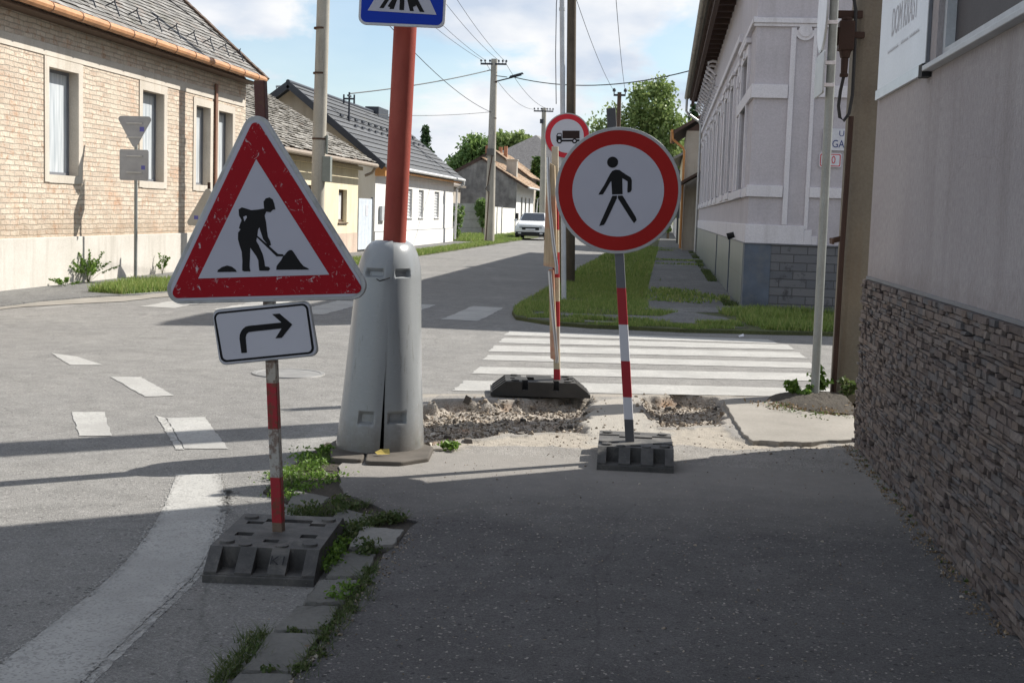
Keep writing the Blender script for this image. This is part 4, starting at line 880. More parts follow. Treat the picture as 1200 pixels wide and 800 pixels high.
m = MB(); slab(m, 91.6, 125.3, (0.2, 4.15), (6.3, 7.6), 0.12); slab(m, 91.6, 125.3, (12.4, 4.15), (6.3, 7.6), 0.12); m.prism([(0.75,4.2),(6.3,7.5),(12,4.2)], lambda u, v, d: (u, d, v), 92, 92.1); m.build('roof', M_greyroof, H4, world=True)
C_ = thing('porch', 'small brown tiled porch roof between the lilac and the beige house', 'porch', (0.9, 54, 0))
m = MB(); m.add([(0.35,52.6,2.75),(0.35,57.8,2.75),(1.6,57.8,3.5),(1.6,52.6,3.5),(0.35,52.6,2.65),(0.35,57.8,2.65),(1.6,57.8,3.4),(1.6,52.6,3.4)], [(0,1,2,3),(7,6,5,4),(0,4,5,1),(1,5,6,2),(2,6,7,3),(3,7,4,0)]); m.build('roof', M_soffit, C_, world=True)
m = MB(); m.box(1.3, 52.1, 0, 1.6, 57.9, 3.38); m.build('wall', M_beige, C_, world=True)

# ---------------------------------------------------------------- left: brick house
H5 = thing('brick_house', 'bare cream brick house with orange gutter and weathered slate roof', 'house', (-9.9, 24, 0))
fnB = lambda u, z, d: (-9.9 - d, u, z)
WB = [(12.6,13.5,1.79,3.5), (16.3,17.25,1.79,3.5), (20.25,21.32,1.79,3.5), (24.05,25.12,1.79,3.5), (26.9,27.78,1.79,3.45), (28.3,29.25,1.79,3.45)]
m = MB(); wall_open(m, 8, 30.2, 0.78, 4.35, WB, fnB, 0.25); m.add([(-9.9,30.2,0.78),(-18,30.2,0.78),(-18,30.2,4.35),(-9.9,30.2,4.35)], [(0,1,2,3)])
m.prism([(-9.9,4.35),(-18.1,4.35),(-14.0,8.0)], lambda u, v, d: (u, d, v), 30.0, 30.2); m.prism([(-9.9,4.35),(-18.1,4.35),(-14.0,8.0)], lambda u, v, d: (u, d, v), 8.0, 8.2)
m.add([(-9.9,8,0.78),(-18,8,0.78),(-18,8,4.35),(-9.9,8,4.35)], [(0,1,2,3)]); m.build('wall', M_brick, H5, world=True)
m = MB(); m.box(-18, 7.95, -0.2, -9.86, 30.22, 0.779); m.build('plinth', M_plinthc, H5, world=True, bevel=0.01)
m = MB()
for a, b2, c, d in WB:
    for (p, q, r, s) in ((a-0.15, a, c-0.12, d+0.16), (b2, b2+0.16, c-0.12, d+0.16), (a, b2, d, d+0.16), (a, b2, c-0.13, c)): m.box(-9.895, p, r, -9.882, q, s)
    m.box(-10.1, b2-0.012, c, -9.89, b2-0.002, d)
m.build_each('window_surround', M_surround, H5, world=True)
m = MB()
for y, z0, z1 in ((16.2, 3.70, 4.0),): m.box(-9.897, 8.1, 3.67, -9.884, 30.1, 3.86)
m.build('lintel_band', M_surround, H5, world=True)
for a, b2, c, d in WB: window(H5, a, b2, c, d, fnB, 0.2, M_frame, M_paleglass, 0.05)
m = MB(); m.box(-9.87, 28.0, 0.8, -9.84, 28.12, 4.0); m.build('wall_pipe', plain('brown_conduit', (0.22,0.12,0.085), 0.8), H5, world=True)
for a, b2 in (((-9.35, 4.30), (-14.0, 8.62)), ((-18.65, 4.30), (-14.0, 8.62))):
    pass
e, r = (-9.55, 4.40), (-14.0, 8.30)
m = MB(); slab(m, 7.7, 30.3, e, r, 0.10); slab(m, 7.7, 30.3, (-18.6, 4.36), (-14.0, 8.30), 0.10); rf = m.build('roof', M_brownwood, H5, world=True)
m = MB(); slates(m, 7.7, 30.35, e, r, 0.155, 0.30, 0.010, 0.014, lift=0.03); m.build('slates', M_slate, rf, world='root')
m = MB(); dx, dz = r[0]-e[0], r[1]-e[1]; Ls = math.hypot(dx, dz)
for s in np.arange(0, Ls, 0.16):
    x = e[0]+dx*s/Ls; z = e[1]+dz*s/Ls; m.obox((x, 30.30+random.uniform(-.02,.05), z-0.03), (0.22, 0.22, 0.20), Matrix.Rotation(math.atan2(dz, -dx), 3, 'Y'))
m.build('verge_board', M_brownwood, rf, world='root')
m = MB(); m.tube([(-9.47, y, 4.32) for y in (7.8, 15, 22, 30.25)], 0.075, 10); m.build('gutter', M_copper, H5, world=True, smooth=True)
m = MB()
for y in np.arange(8.2, 30.2, 1.02): m.cyl((-9.47, y, 4.32), (-9.47, y+0.03, 4.32), 0.086, 0.086, 10)
m.build_each('gutter_bracket', plain('gutter_bracket', (0.33,0.19,0.12), 0.6), H5, world=True)
m = MB(); m.box(-9.88, 8, 4.20, -9.55, 30.25, 4.23); m.build('soffit', M_brownwood, H5, world=True)
G0 = None
for y in np.arange(12.8, 30.3, 0.98):                 # snow guards on the slates
    m = MB(); s = 0.36; x = e[0]+dx*s/Ls; z = e[1]+dz*s/Ls + 0.06
    m.bar((x+0.10, y, z-0.06), (x, y, z+0.20), 0.02); m.bar((x-0.16, y, z+0.12), (x+0.02, y, z+0.20), 0.018); m.bar((x, y, z+0.20), (x+0.03, y, z+0.24), 0.018); m.bar((x+0.02,y-.07,z+0.05),(x+0.02,y+.07,z+0.05),0.016)
    m.build('snow_guard', M_anthr, H5, world=True)
m = MB(); m.tube([(-12.2, 24.9, 7.02), (-11.3, 26.4, 6.22), (-10.6, 27.6, 5.60), (-9.9, 29.0, 4.98)], 0.016, 5); m.build('roof_cable', M_cable, H5, world=True)
# ---------------------------------------------------------------- left: cream house
H6 = thing('cream_house', 'low cream house with pale crumbling slate roof beyond the brick house', 'house', (-9.85, 36, 0))
fn6 = lambda u, z, d: (-9.85 - d, u, z); W6 = [(31.9,32.9,0.95,2.0), (35.3,36.3,0.95,2.0), (39.0,40.05,0.95,1.95)]
m = MB(); wall_open(m, 30.6, 41.5, 0.0, 2.85, W6, fn6, 0.2); m.add([(-9.85,41.5,0),(-17,41.5,0),(-17,41.5,2.85),(-9.85,41.5,2.85)], [(0,1,2,3)]); m.add([(-9.85,30.6,0),(-17,30.6,0),(-17,30.6,2.85),(-9.85,30.6,2.85)], [(0,1,2,3)])
m.prism([(-9.85,2.85),(-17.2,2.85),(-13.5,5.2)], lambda u, v, d: (u, d, v), 41.3, 41.5); m.prism([(-9.85,2.85),(-17.2,2.85),(-13.5,5.2)], lambda u, v, d: (u, d, v), 30.6, 30.8); m.build('wall', M_yellow, H6, world=True)
m = MB(); m.box(-9.852, 30.6, 0, -9.84, 41.51, 0.62); m.build('stained_base', concrete('stained_pink_plaster', (0.48,0.38,0.31), (0.6,0.49,0.40), (0.30,0.2,0.15)), H6, world=True)
for a, b2, c, d in W6: window(H6, a, b2, c, d, fn6, 0.18, M_brownwood, M_shutter, 0.09, sill=0.05, sillmat=M_brownwood)
e6, r6 = (-9.42, 2.86), (-13.5, 5.25)
m = MB(); slab(m, 30.5, 41.9, e6, r6, 0.08); slab(m, 30.5, 41.9, (-17.6,2.86), r6, 0.08); rf = m.build('roof', M_brownwood, H6, world=True)
m = MB(); slates(m, 30.5, 42.0, e6, r6, 0.17, 0.32, 0.016, 0.035, lift=0.05, drop=0.02); m.build('slates', M_slate2, rf, world='root')
m = MB(); m.tube([(-9.36, 30.7, 2.78), (-9.36, 42.0, 2.78)], 0.07, 10); m.tube([(-9.36,41.9,2.76),(-9.5,41.9,2.55),(-9.7,41.8,2.45)], 0.045, 8); m.build('gutter', plain('dull_gutter', (0.30,0.25,0.2), 0.6), H6, world=True, smooth=True)
m = MB(); m.box(-9.80, 30.6, 2.60, -9.70, 41.5, 2.72); m.build('eave_board', plain('cream_board', (0.62,0.52,0.34), 0.7), H6, world=True)
# gate between
Gt = thing('metal_gate', 'pale blue metal gate with a small notice between the cream and white houses', 'gate', (-9.85, 42.6, 0))
m = MB()
for k in range(4): m.box(-9.86, 41.55+k*0.48, 0.06, -9.82, 41.55+k*0.48+0.47, 1.72)
m.build('panel', M_gate, Gt, world=True)
m = MB(); m.box(-9.87, 43.47, 0, -9.80, 43.56, 1.78); m.build('post', M_frame, Gt, world=True)
m = MB(); m.box(-9.818, 42.5, 1.15, -9.812, 42.85, 1.5); m.build('notice', M_enamel, Gt, world=True)
# ---------------------------------------------------------------- left: white house
H7 = thing('white_house', 'white house with anthracite-edged grey tile roof and unplastered upper gable', 'house', (-9.8, 52, 0))
fn7 = lambda u, z, d: (-9.8 - d, u, z); W7 = [(46.4,47.5,1.1,2.2), (49.3,50.4,1.1,2.2), (51.7,52.8,1.1,2.2), (55.3,56.5,1.1,2.2)]
m = MB(); wall_open(m, 43.8, 60.3, 0.60, 2.95, W7, fn7, 0.15); m.add([(-9.8,43.8,0.6),(-16.6,43.8,0.6),(-16.6,43.8,2.95),(-9.8,43.8,2.95)], [(0,1,2,3)]); m.add([(-9.8,60.3,0.6),(-16.6,60.3,0.6),(-16.6,60.3,2.95),(-9.8,60.3,2.95)], [(0,1,2,3)]); m.build('wall', M_whiteplaster, H7, world=True)
m = MB(); m.box(-16.6, 43.78, 0, -9.77, 60.32, 0.60); m.build('plinth', M_whiteplaster, H7, world=True)
r7 = (-12.75, 5.50); e7 = (-9.42, 2.86); l7 = (-16.3, 2.86)
m = MB(); oa = (-14.25, -13.05, 3.60, 4.50)     # loft opening
P = [(-9.6,2.95),(-12.85,5.48),(-16.1,2.95)]
def slopez(x): return 5.34 - abs(x+12.75)*0.735
for xa, xb in ((-16.0,-14.25), (-14.25,-13.05), (-13.05,-12.75), (-12.75,-9.52)):
    if xa == -14.25:
        m.add([(xa,43.8,2.955),(xb,43.8,2.955),(xb,43.8,3.6),(xa,43.8,3.6)], [(0,1,2,3)]); 
        zt = min(4.5, slopez(xa)); m.add([(xa,43.8,min(4.36,slopez(xa)-.02)),(xb,43.8,4.5),(xb,43.8,slopez(xb)),(xa,43.8,slopez(xa))], [(0,1,2,3)])
    else: m.add([(xa,43.8,2.955),(xb,43.8,2.955),(xb,43.8,slopez(xb)),(xa,43.8,slopez(xa))], [(0,1,2,3)])
m.add([(-14.25,43.8,3.6),(-14.25,44.0,3.6),(-13.05,44.0,3.6),(-13.05,43.8,3.6)], [(0,1,2,3)]); m.add([(-13.05,43.8,3.6),(-13.05,44.0,3.6),(-13.05,44.0,4.5),(-13.05,43.8,4.5)], [(0,1,2,3)])
m.build('gable', M_rawplaster, H7, world=True)
m = MB(); m.add([(-9.6,60.3,2.95),(-12.75,60.3,5.3),(-16.0,60.3,2.95)], [(0,1,2)]); m.build('gable', M_rawplaster, H7, world=True)
m = MB(); m.box(-14.6, 44.3, 3.0, -12.7, 44.35, 4.9); m.build('loft_opening', M_dark, H7, world=True)
m = MB(); slab(m, 43.35, 60.8, e7, r7, 0.09); slab(m, 43.35, 60.8, l7, r7, 0.09); rf = m.build('roof', M_anthr, H7, world=True)
m = MB(); slates(m, 43.42, 60.75, e7, r7, 0.33, 17.4, 0.025, 0.0, stag=False, lift=0.07); m.build('tiles', M_darktile, rf, world='root')
m = MB()
for E_ in (e7, l7):
    m.bar((E_[0], 43.33, E_[1]-0.06), (r7[0], 43.33, r7[1]-0.06+0.0), 0.06, 0.22)
m.cyl((-12.75,43.3,5.54),(-12.75,60.8,5.54),0.07,0.07,10); m.build('ridge_and_verge', M_anthr, rf, world='root')
m = MB()
for row, zz in ((0.0, 0.62), (0.55, 0.50)):
    for y in np.arange(45.5+row, 59.5, 1.1): s = zz; x = e7[0]+(r7[0]-e7[0])*s; z = e7[1]+(r7[1]-e7[1])*s+0.13; m.box(x-.03, y, z-.03, x+.03, y+0.42, z+0.04)
m.build_each('snow_guard', M_anthr, H7, world=True)
m = MB(); m.tube([(-9.36,43.5,2.84),(-9.36,60.7,2.84)], 0.06, 8); m.tube([(-9.36,60.55,2.82),(-9.36,60.55,2.65),(-9.66,60.45,2.45),(-9.70,60.45,0.1)], 0.05, 8); m.build('gutter', plain('grey_white_gutter', (0.6,0.6,0.6), 0.5), H7, world=True, smooth=True)
m = MB(); m.box(-9.75, 43.7, 2.70, -9.45, 60.4, 2.74); m.box(-9.78,43.6,2.50,-9.42,43.8,2.84); m.build('eave_board', plain('honey_board', (0.55,0.27,0.10), 0.7), H7, world=True)
m = MB(); m.box(-9.795, 43.79, 0.60, -9.775, 60.3, 0.63); m.build('plinth_line', M_zinc, H7, world=True)
for a, b2, c, d in W7: window(H7, a, b2, c, d, fn7, 0.12, M_shutter, M_shutter, 0.06, [('h', k/9) for k in range(1, 9)], sill=0.04, sillmat=M_shutter)
m = MB(); m.box(-9.78, 44.4, 1.0, -9.68, 45.15, 1.5); m.build('meter_box', M_greymetal, H7, world=True)
m = MB(); m.cyl((-11.4,46.4,4.4),(-11.4,46.4,5.5),0.035,0.035,8); m.box(-11.62,46.37,5.24,-11.2,46.43,5.30); m.box(-11.43,46.2,5.34,-11.37,46.6,5.40)
for x in (-11.6,-11.22): m.cyl((x,46.4,5.10),(x,46.4,5.42),0.035,0.03,8)
m.build('cable_mast', M_anthr, H7, world=True)
m = MB(); m.box(-13.1, 56.2, 5.3, -12.5, 58.2, 5.78); m.build('dormer_cap', M_anthr, H7, world=True)
m = MB(); m.cyl((-15.0,50,4.0),(-15.0,50,5.85),0.09,0.09,10); m.cyl((-15,50,5.95),(-15,50,6.0),0.2,0.2,12); m.bar((-15.15,50,5.8),(-15.18,50,5.97),.03); m.bar((-14.85,50,5.8),(-14.82,50,5.97),.03); m.build('flue', M_zinc, H7, world=True)
# ---------------------------------------------------------------- left: old grey house with its yard wall
H8 = thing('grey_house', 'old house with blackened grey gable wall and tan tile roof far down the street', 'house', (-9.9, 88, 0))
m = MB(); m.add([(-15.6,87,0),(-9.9,87,0),(-9.9,87,3.4),(-12.3,87,4.9),(-15.6,87,3.2)], [(0,1,2,3,4)]); m.build('gable_wall', M_oldplaster, H8, world=True)
fn8 = lambda u, z, d: (-9.9-d, u, z); W8 = [(89.8,90.9,1.0,2.5), (92.3,93.4,1.0,2.5), (94.9,96.0,1.0,2.5)]
m = MB(); wall_open(m, 87, 98.5, 0, 3.4, W8, fn8, 0.12); m.add([(-9.9,98.5,0),(-15.6,98.5,0),(-15.6,98.5,3.2),(-9.9,98.5,3.4)], [(0,1,2,3)]); m.build('wall', M_whiteplaster, H8, world=True)
for a, b2, c, d in W8: window(H8, a, b2, c, d, fn8, 0.1, M_beige, M_frame, 0.06)
m = MB(); slab(m, 86.9, 99.0, (-9.15, 3.15), (-12.3, 5.0), 0.12); slab(m, 86.9, 99.0, (-15.9, 3.1), (-12.3, 5.0), 0.12); rf = m.build('roof', M_soffit, H8, world=True)
m = MB(); slates(m, 86.8, 99.1, (-9.15,3.15), (-12.3,5.0), 0.3, 0.25, 0.03, 0.02, lift=0.05); m.build('tiles', M_tantile, rf, world='root')
m = MB(); m.box(-10.9, 89.2, 3.7, -10.2, 89.9, 4.95); m.box(-10.95, 89.15, 4.95, -10.15, 89.95, 5.03); m.build('chimney', M_chimney, rf, world='root')
m = MB(); m.tube([(-9.1,87,3.1),(-9.1,98.9,3.1)], 0.06, 8); m.tube([(-9.1,98.8,3.08),(-9.1,98.8,2.85),(-9.6,98.6,2.5),(-9.75,98.6,0.1)], 0.05, 8); m.build('gutter', M_shutter, H8, world=True, smooth=True)
H9 = thing('tan_roof_house', 'house showing only its tan tiled ridge and three small chimneys above the grey gable', 'house', (-12.6, 97, 0))
m = MB(); m.box(-16.5, 99.6, 0, -10.6, 110, 4.2); m.prism([(-16.5,4.2),(-13.2,6.0),(-10.6,4.2)], lambda u, v, d: (u, d, v), 99.7, 99.9); m.build('wall', M_beige, H9, world=True)
m = MB(); slab(m, 99.4, 110.2, (-10.2, 4.05), (-13.2, 6.15), 0.1); slab(m, 99.4, 110.2, (-16.9, 4.05), (-13.2, 6.15), 0.1); rf = m.build('roof', M_soffit, H9, world=True)
m = MB(); slates(m, 99.3, 110.3, (-10.2,4.05), (-13.2,6.15), 0.3, 0.25, 0.03, 0.02, lift=0.05); m.build('tiles', M_tantile, rf, world='root')
for x, y in ((-13.9,101.2),(-13.1,103),(-12.5,101.5)):
    m = MB(); m.box(x-.13, y-.14, 5.2, x+.13, y+.14, 6.5); m.build('chimney', M_redbrick, rf, world='root')
H10 = thing('hipped_house', 'large grey pyramid roof rising behind the dark conifer down the street', 'house', (-11, 118, 0))
m = MB(); m.box(-19, 117, 0, -7.6, 128, 4.4); m.build('wall', M_beige, H10, world=True)
m = MB(); m.add([(-19.8,116.4,4.3),(-7.0,116.4,4.3),(-7.0,128.6,4.3),(-19.8,128.6,4.3),(-12.2,121.5,8.6),(-12.0,123.5,8.6)], [(0,1,4),(1,2,5,4),(2,3,5),(3,0,4,5),(0,3,2,1)]); m.build('roof', plain('grey_slate_far', (0.20,0.19,0.185), 0.9, var=0.25, grain=9, gamt=0.2), H10, world=True)
H11 = thing('distant_house', 'low house with a dull brown roof between the white and grey houses', 'house', (-17, 80, 0))
m = MB(); m.box(-24, 78, 0, -13.2, 84, 2.9); m.build('wall', M_beige, H11, world=True)
m = MB(); slab(m, 77.5, 84.5, (-12.9, 3.0), (-18.2, 4.6), 0.12); slab(m, 77.5, 84.5, (-24.4, 3.0), (-18.2, 4.6), 0.12); m.prism([(-13.2,2.9),(-24,2.9),(-18.2,4.5)], lambda u, v, d: (u, d, v), 77.8, 77.9); m.build('roof', plain('dull_brown_roof', (0.22,0.19,0.16), 0.9, var=0.25, grain=9, gamt=0.2), H11, world=True)
# yard wall and board fence
Fw = thing('yard_wall', 'pale panelled concrete yard wall in front of the grey gable', 'wall', (-11, 72, 0))
m = MB()
for k in range(4): m.obox((-11.6, 74.5, 0.25+k*0.46), (3.9, 0.08, 0.44), Matrix.Rotation(0.5, 3, 'Z'))
m.build('panel', plain('pale_concrete_panel', (0.46,0.45,0.42), 0.9, var=0.15, dirt=(0.3,0.29,0.25)), Fw, world=True)
Fb = thing('board_fence', 'whitewashed board fence with gate along the pavement before the grey house', 'fence', (-9.9, 80, 0))
m = MB()
for y in np.arange(75.0, 79.0, 0.62): m.box(-9.95, y, 0.08, -9.89, y+0.585, 1.72)
m.build('boards', M_whitewood, Fb, world=True)
m = MB()
for y in np.arange(79.35, 86.2, 0.8): m.box(-9.95, y, 0.08, -9.89, y+0.76, 1.70)
m.build('gate_leaf', M_whitewood, Fb, world=True)
for y in (74.85, 79.15, 86.4):
    m = MB(); m.box(-9.99, y, 0, -9.85, y+0.16, 1.8); m.build('post', M_frame, Fb, world=True)
m = MB(); m.box(-9.86, 86.5, 0.9, -9.7, 86.9, 1.4); m.build('letter_box', M_black, Fb, world=True)

# ---------------------------------------------------------------- recycled-plastic foot shared by the three works signs
def cells(mb, xs, ys, hf):
    """solid made of cells; hf(i,j) -> (z at x0y0, x1y0, x1y1, x0y1); walls close every step"""
    H = {}
    for i in range(len(xs)-1):
        for j in range(len(ys)-1):
            h = hf(i, j); H[i, j] = h
            mb.add([(xs[i],ys[j],h[0]),(xs[i+1],ys[j],h[1]),(xs[i+1],ys[j+1],h[2]),(xs[i],ys[j+1],h[3])], [(0,1,2,3)])
    def wallq(p, q, a0, a1, b0, b1):
        if abs(a0-b0) < 1e-5 and abs(a1-b1) < 1e-5: return
        mb.add([(*p,a0),(*q,a1),(*q,b1),(*p,b0)], [(0,1,2,3)])
    for i in range(len(xs)):
        for j in range(len(ys)-1):
            A = H.get((i-1, j)); Bc = H.get((i, j)); a = (A[1], A[2]) if A else (0, 0); b = (Bc[0], Bc[3]) if Bc else (0, 0)
            wallq((xs[i],ys[j]), (xs[i],ys[j+1]), a[0], a[1], b[0], b[1])
    for i in range(len(xs)-1):
        for j in range(len(ys)):
            A = H.get((i, j-1)); Bc = H.get((i, j)); a = (A[3], A[2]) if A else (0, 0); b = (Bc[0], Bc[1]) if Bc else (0, 0)
            wallq((xs[i],ys[j]), (xs[i+1],ys[j]), a[0], a[1], b[0], b[1])
FW, FL, FH = 0.43, 0.78, 0.115
def make_foot(parent, post_y, mark=True, mat=None):
    M_foot = mat or globals()['M_foot']
    xs = [-.215, -.165, -.095, -.03, .03, .10, .165, .215]; ys = [-.39, -.375, -.275, -.235, -.19, -.145, -.10, -.045, .045, .10, .145, .20, .235, .275, .375, .39]
    lo, hi = 0.028, FH
    def slope(y): 
        t = min(1, max(0, (0.39-abs(y)-0.0)/0.115)); return lo + (hi-lo)*t
    pocket_x = {1, 3, 5}
    def hf(i, j):
        y0, y1 = ys[j], ys[j+1]
        if j == 0 or j == len(ys)-2: return (lo, lo, lo, lo)
        if y1 <= -.27 or y0 >= .27:
            if i in pocket_x: return (lo+.004,)*4
            return (slope(y0), slope(y0), slope(y1), slope(y1))
        holes = {(1,5),(0,5),(6,5),(5,5),(1,9),(0,9),(5,9),(6,9),(3,3),(2,8),(3,8),(4,8),(3,11)} if post_y < 0 else {(1,6),(5,6),(3,4),(2,10),(3,10),(4,10),(1,9),(5,9)}
        if (i, j) in holes: return (0.05 if i in (0, 6) else 0.012,)*4
        return (hi,)*4
    m = MB(); cells(m, xs, ys, hf)
    f = m.build('foot', M_foot, parent, bevel=0.0045)
    m = MB()
    for x in (-.165, .165):
        for y in (-.215, .20): m.cyl((x, y, FH-.003), (x, y, FH+.010), 0.032, 0.029, 18)
    for x in (-.085, .06): m.cyl((x, -.245, FH-.002), (x, -.245, FH+.006), 0.026, 0.026, 14)
    m.build_each('stacking_knob', M_foot, f)
    if mark:
        m = MB(); a = math.atan2(FH-lo, 0.115)
        fnk = lambda u, v, d: (u+.066, -.335 + v*math.cos(a), 0.078 + v*math.sin(a) + 0.003)
        text_poly(m, 'K1', 0.06, fnk, 0, 0); m.build('moulded_mark', M_black, f, fix=False)
    return f
def post_mesh(parent, p0, p1, w_, mat, name='post', open_top=True):
    m = MB(); m.bar(p0, p1, w_, w_, up=(0,1,0)); o = m.build(name, mat, parent, bevel=0.003); return o
def lp(pts, ox, oz): return [(x-ox, z-oz) for x, z in pts]
def circ(c, r, n=28): return [(c[0]+r*math.cos(2*PI*k/n), c[1]+r*math.sin(2*PI*k/n)) for k in range(n)]

# ---------------------------------------------------------------- roadworks sign (front left)
ox, oy, oz = -1.475, 5.14, ZR
T1 = thing('roadworks_sign', 'red-bordered triangle with a digging man above a tilted right-turn arrow plate on a striped post', 'road sign', (ox, oy, oz))
MS1 = stripe_mat('striped_post_rusty', [0.15, 0.335, 0.53, 0.72, 0.80, 1.0, 1.66], [RU, RD, WH, RD, (0.42,0.38,0.32), RU, WH, BR], 0.95)
Yp = oy
pb = (-1.517, 0.067); pt = (-1.626, 1.909)
po = MB(); po.bar((pb[0]-ox, 0, 0.02), (pt[0]-ox, 0, pt[1]-oz), 0.043, 0.043, up=(0,1,0)); po.build('post', MS1, T1, bevel=0.003)
f = make_foot(T1, -0.0); f.location = (pb[0]-ox, 0, 0); f.rotation_euler = (0, 0, 0.155*0.5)
Ys = 5.10
fnS = lambda u, v, d: (u-ox, Ys-oy+d, v-oz)
outer = [(-1.635, 1.828), (-1.125, 1.061), (-2.029, 1.003)]
m = MB(); m.prism(round_poly(outer, 0.058, 8), fnS, 0.0, 0.022); pl = m.build('triangle_plate', M_rim, T1, bevel=0.003)
inn = [(-1.634, 1.801), (-1.153, 1.073), (-2.002, 1.018)]
m = MB(); m.prism(round_poly(inn, 0.047, 8), fnS, -0.002, 0.0); m.build('white_border', M_white, pl)
red = [(-1.633, 1.764), (-1.171, 1.083), (-1.980, 1.030)]
m = MB(); m.prism(round_poly(red, 0.022, 6), fnS, -0.0035, -0.002); m.build('red_border', M_red, pl)
wh = [(-1.625, 1.598), (-1.319, 1.151), (-1.859, 1.115)]
m = MB(); m.prism(wh, fnS, -0.005, -0.0035); m.build('white_field', M_white, pl)
man = [(-1.589, 1.404), (-1.592, 1.431), (-1.583, 1.444), (-1.568, 1.449), (-1.555, 1.441), (-1.548, 1.424), (-1.543, 1.402), (-1.552, 1.401), (-1.563, 1.390), (-1.580, 1.392), (-1.587, 1.377), (-1.581, 1.351), (-1.577, 1.318), (-1.572, 1.292), (-1.563, 1.276), (-1.559, 1.260), (-1.570, 1.254), (-1.578, 1.267), (-1.592, 1.283), (-1.596, 1.296), (-1.604, 1.317), (-1.607, 1.329), (-1.613, 1.321), (-1.616, 1.295), (-1.620, 1.275), (-1.609, 1.257), (-1.593, 1.223), (-1.586, 1.198), (-1.582, 1.174), (-1.567, 1.173), (-1.561, 1.165), (-1.568, 1.157), (-1.605, 1.156), (-1.608, 1.172), (-1.610, 1.197), (-1.619, 1.214), (-1.635, 1.235), (-1.644, 1.247), (-1.645, 1.204), (-1.646, 1.170), (-1.642, 1.152), (-1.667, 1.151), (-1.676, 1.154), (-1.676, 1.195), (-1.679, 1.229), (-1.688, 1.254), (-1.695, 1.279), (-1.695, 1.305), (-1.685, 1.318), (-1.692, 1.322), (-1.687, 1.339), (-1.681, 1.355), (-1.692, 1.373), (-1.694, 1.397), (-1.681, 1.406), (-1.642, 1.396), (-1.615, 1.399)]
m = MB(); m.prism(man, fnS, -0.0062, -0.005)
m.prism([(-1.620, 1.291), (-1.616, 1.296), (-1.530, 1.226), (-1.508, 1.225), (-1.506, 1.217), (-1.536, 1.216)], fnS, -0.0062, -0.005)
m.prism([(-1.536, 1.162), (-1.535, 1.176), (-1.531, 1.183), (-1.516, 1.202), (-1.510, 1.214), (-1.499, 1.227), (-1.490, 1.238), (-1.481, 1.243), (-1.473, 1.243), (-1.465, 1.234), (-1.454, 1.218), (-1.442, 1.201), (-1.434, 1.191), (-1.423, 1.180), (-1.405, 1.173), (-1.402, 1.168)], fnS, -0.0062, -0.005)
m.prism([(-1.779, 1.144), (-1.777, 1.152), (-1.760, 1.165), (-1.739, 1.172), (-1.720, 1.168), (-1.704, 1.157), (-1.698, 1.148)], fnS, -0.0062, -0.005)
m.build('pictogram', M_ink, pl)
m = MB(); m.prism([(-1.674, 1.368), (-1.662, 1.374), (-1.659, 1.367), (-1.669, 1.350)], fnS, -0.0068, -0.0062); m.build('pictogram_gap', M_white, pl)
# arrow plate
o4 = [(-1.808, 0.990), (-1.403, 1.043), (-1.361, 0.823), (-1.771, 0.764)]
fnA = lambda u, v, d: (u-ox, Ys-oy+0.012+d, v-oz)
m = MB(); m.prism(round_poly(o4, 0.03, 7), fnA, 0.0, 0.02); ap = m.build('arrow_plate', M_rim, T1, bevel=0.003)
m = MB(); m.prism(round_poly([(-1.802, 0.985), (-1.406, 1.038), (-1.367, 0.828), (-1.767, 0.770)], 0.027, 7), fnA, -0.0015, 0.0); m.build('white_rim', M_whiter, ap)
m = MB(); m.prism(round_poly([(-1.800, 0.979), (-1.410, 1.033), (-1.376, 0.832), (-1.764, 0.777)], 0.025, 7), fnA, -0.003, -0.0015); m.build('black_border', M_ink, ap)
m = MB(); m.prism(round_poly([(-1.790, 0.972), (-1.417, 1.024), (-1.387, 0.839), (-1.754, 0.787)], 0.018, 7), fnA, -0.0045, -0.003); m.build('white_field', M_whiter, ap)
m = MB(); m.prism([(-1.679, 0.820), (-1.688, 0.878), (-1.687, 0.894), (-1.682, 0.908), (-1.674, 0.919), (-1.663, 0.928), (-1.650, 0.932), (-1.515, 0.951), (-1.554, 0.983), (-1.524, 0.987), (-1.470, 0.945), (-1.513, 0.889), (-1.539, 0.886), (-1.514, 0.927), (-1.636, 0.909), (-1.650, 0.906), (-1.659, 0.897), (-1.662, 0.885), (-1.661, 0.871), (-1.656, 0.823)], fnA, -0.0058, -0.0045); m.build('arrow', M_ink, ap)
m = MB(); m.box(pb[0]-ox-.05, -.012, 0.93, pb[0]-ox+.03, .03, 0.97); m.box(-.13, -.016, 1.30, -.03, .03, 1.34); m.build_each('clamp', M_zinc, T1)

# ---------------------------------------------------------------- pedestrian ban sign (centre)
ox, oy, oz = -0.140, 7.60, 0.0
T2 = thing('pedestrian_ban_sign', 'large round red-ringed sign with a walking figure on a red and white post', 'road sign', (ox, oy, oz))
MS2 = stripe_mat('striped_post_clean', [0.235, 0.375, 0.575, 0.79, 1.0, 1.8], [DK, WW, RD, WW, RD, (0.13,0.135,0.15), DK], 0.12)  # grey band below the plate: white sleeve with its shade painted in
pt = (-0.337, 2.031); pb = (-0.141, 0.098)
m = MB(); m.bar((pb[0]-ox, 0, 0.02), (pt[0]-ox, 0, pt[1]), 0.052, 0.052, up=(0,1,0)); m.build('post', MS2, T2, bevel=0.003)
f = make_foot(T2, -0.1, mark=False); f.location = (0.02, 0.06, 0.0); f.rotation_euler = (0, 0, 0.03)
YS = 7.56; c2 = (-0.277, 1.564); R_ = 0.3605
fnC = lambda u, v, d: (u-ox, YS-oy+d, v-oz)
m = MB(); m.prism(circ(c2, R_, 72), fnC, 0.0, 0.022); pl = m.build('round_plate', M_rim, T2, bevel=0.003)
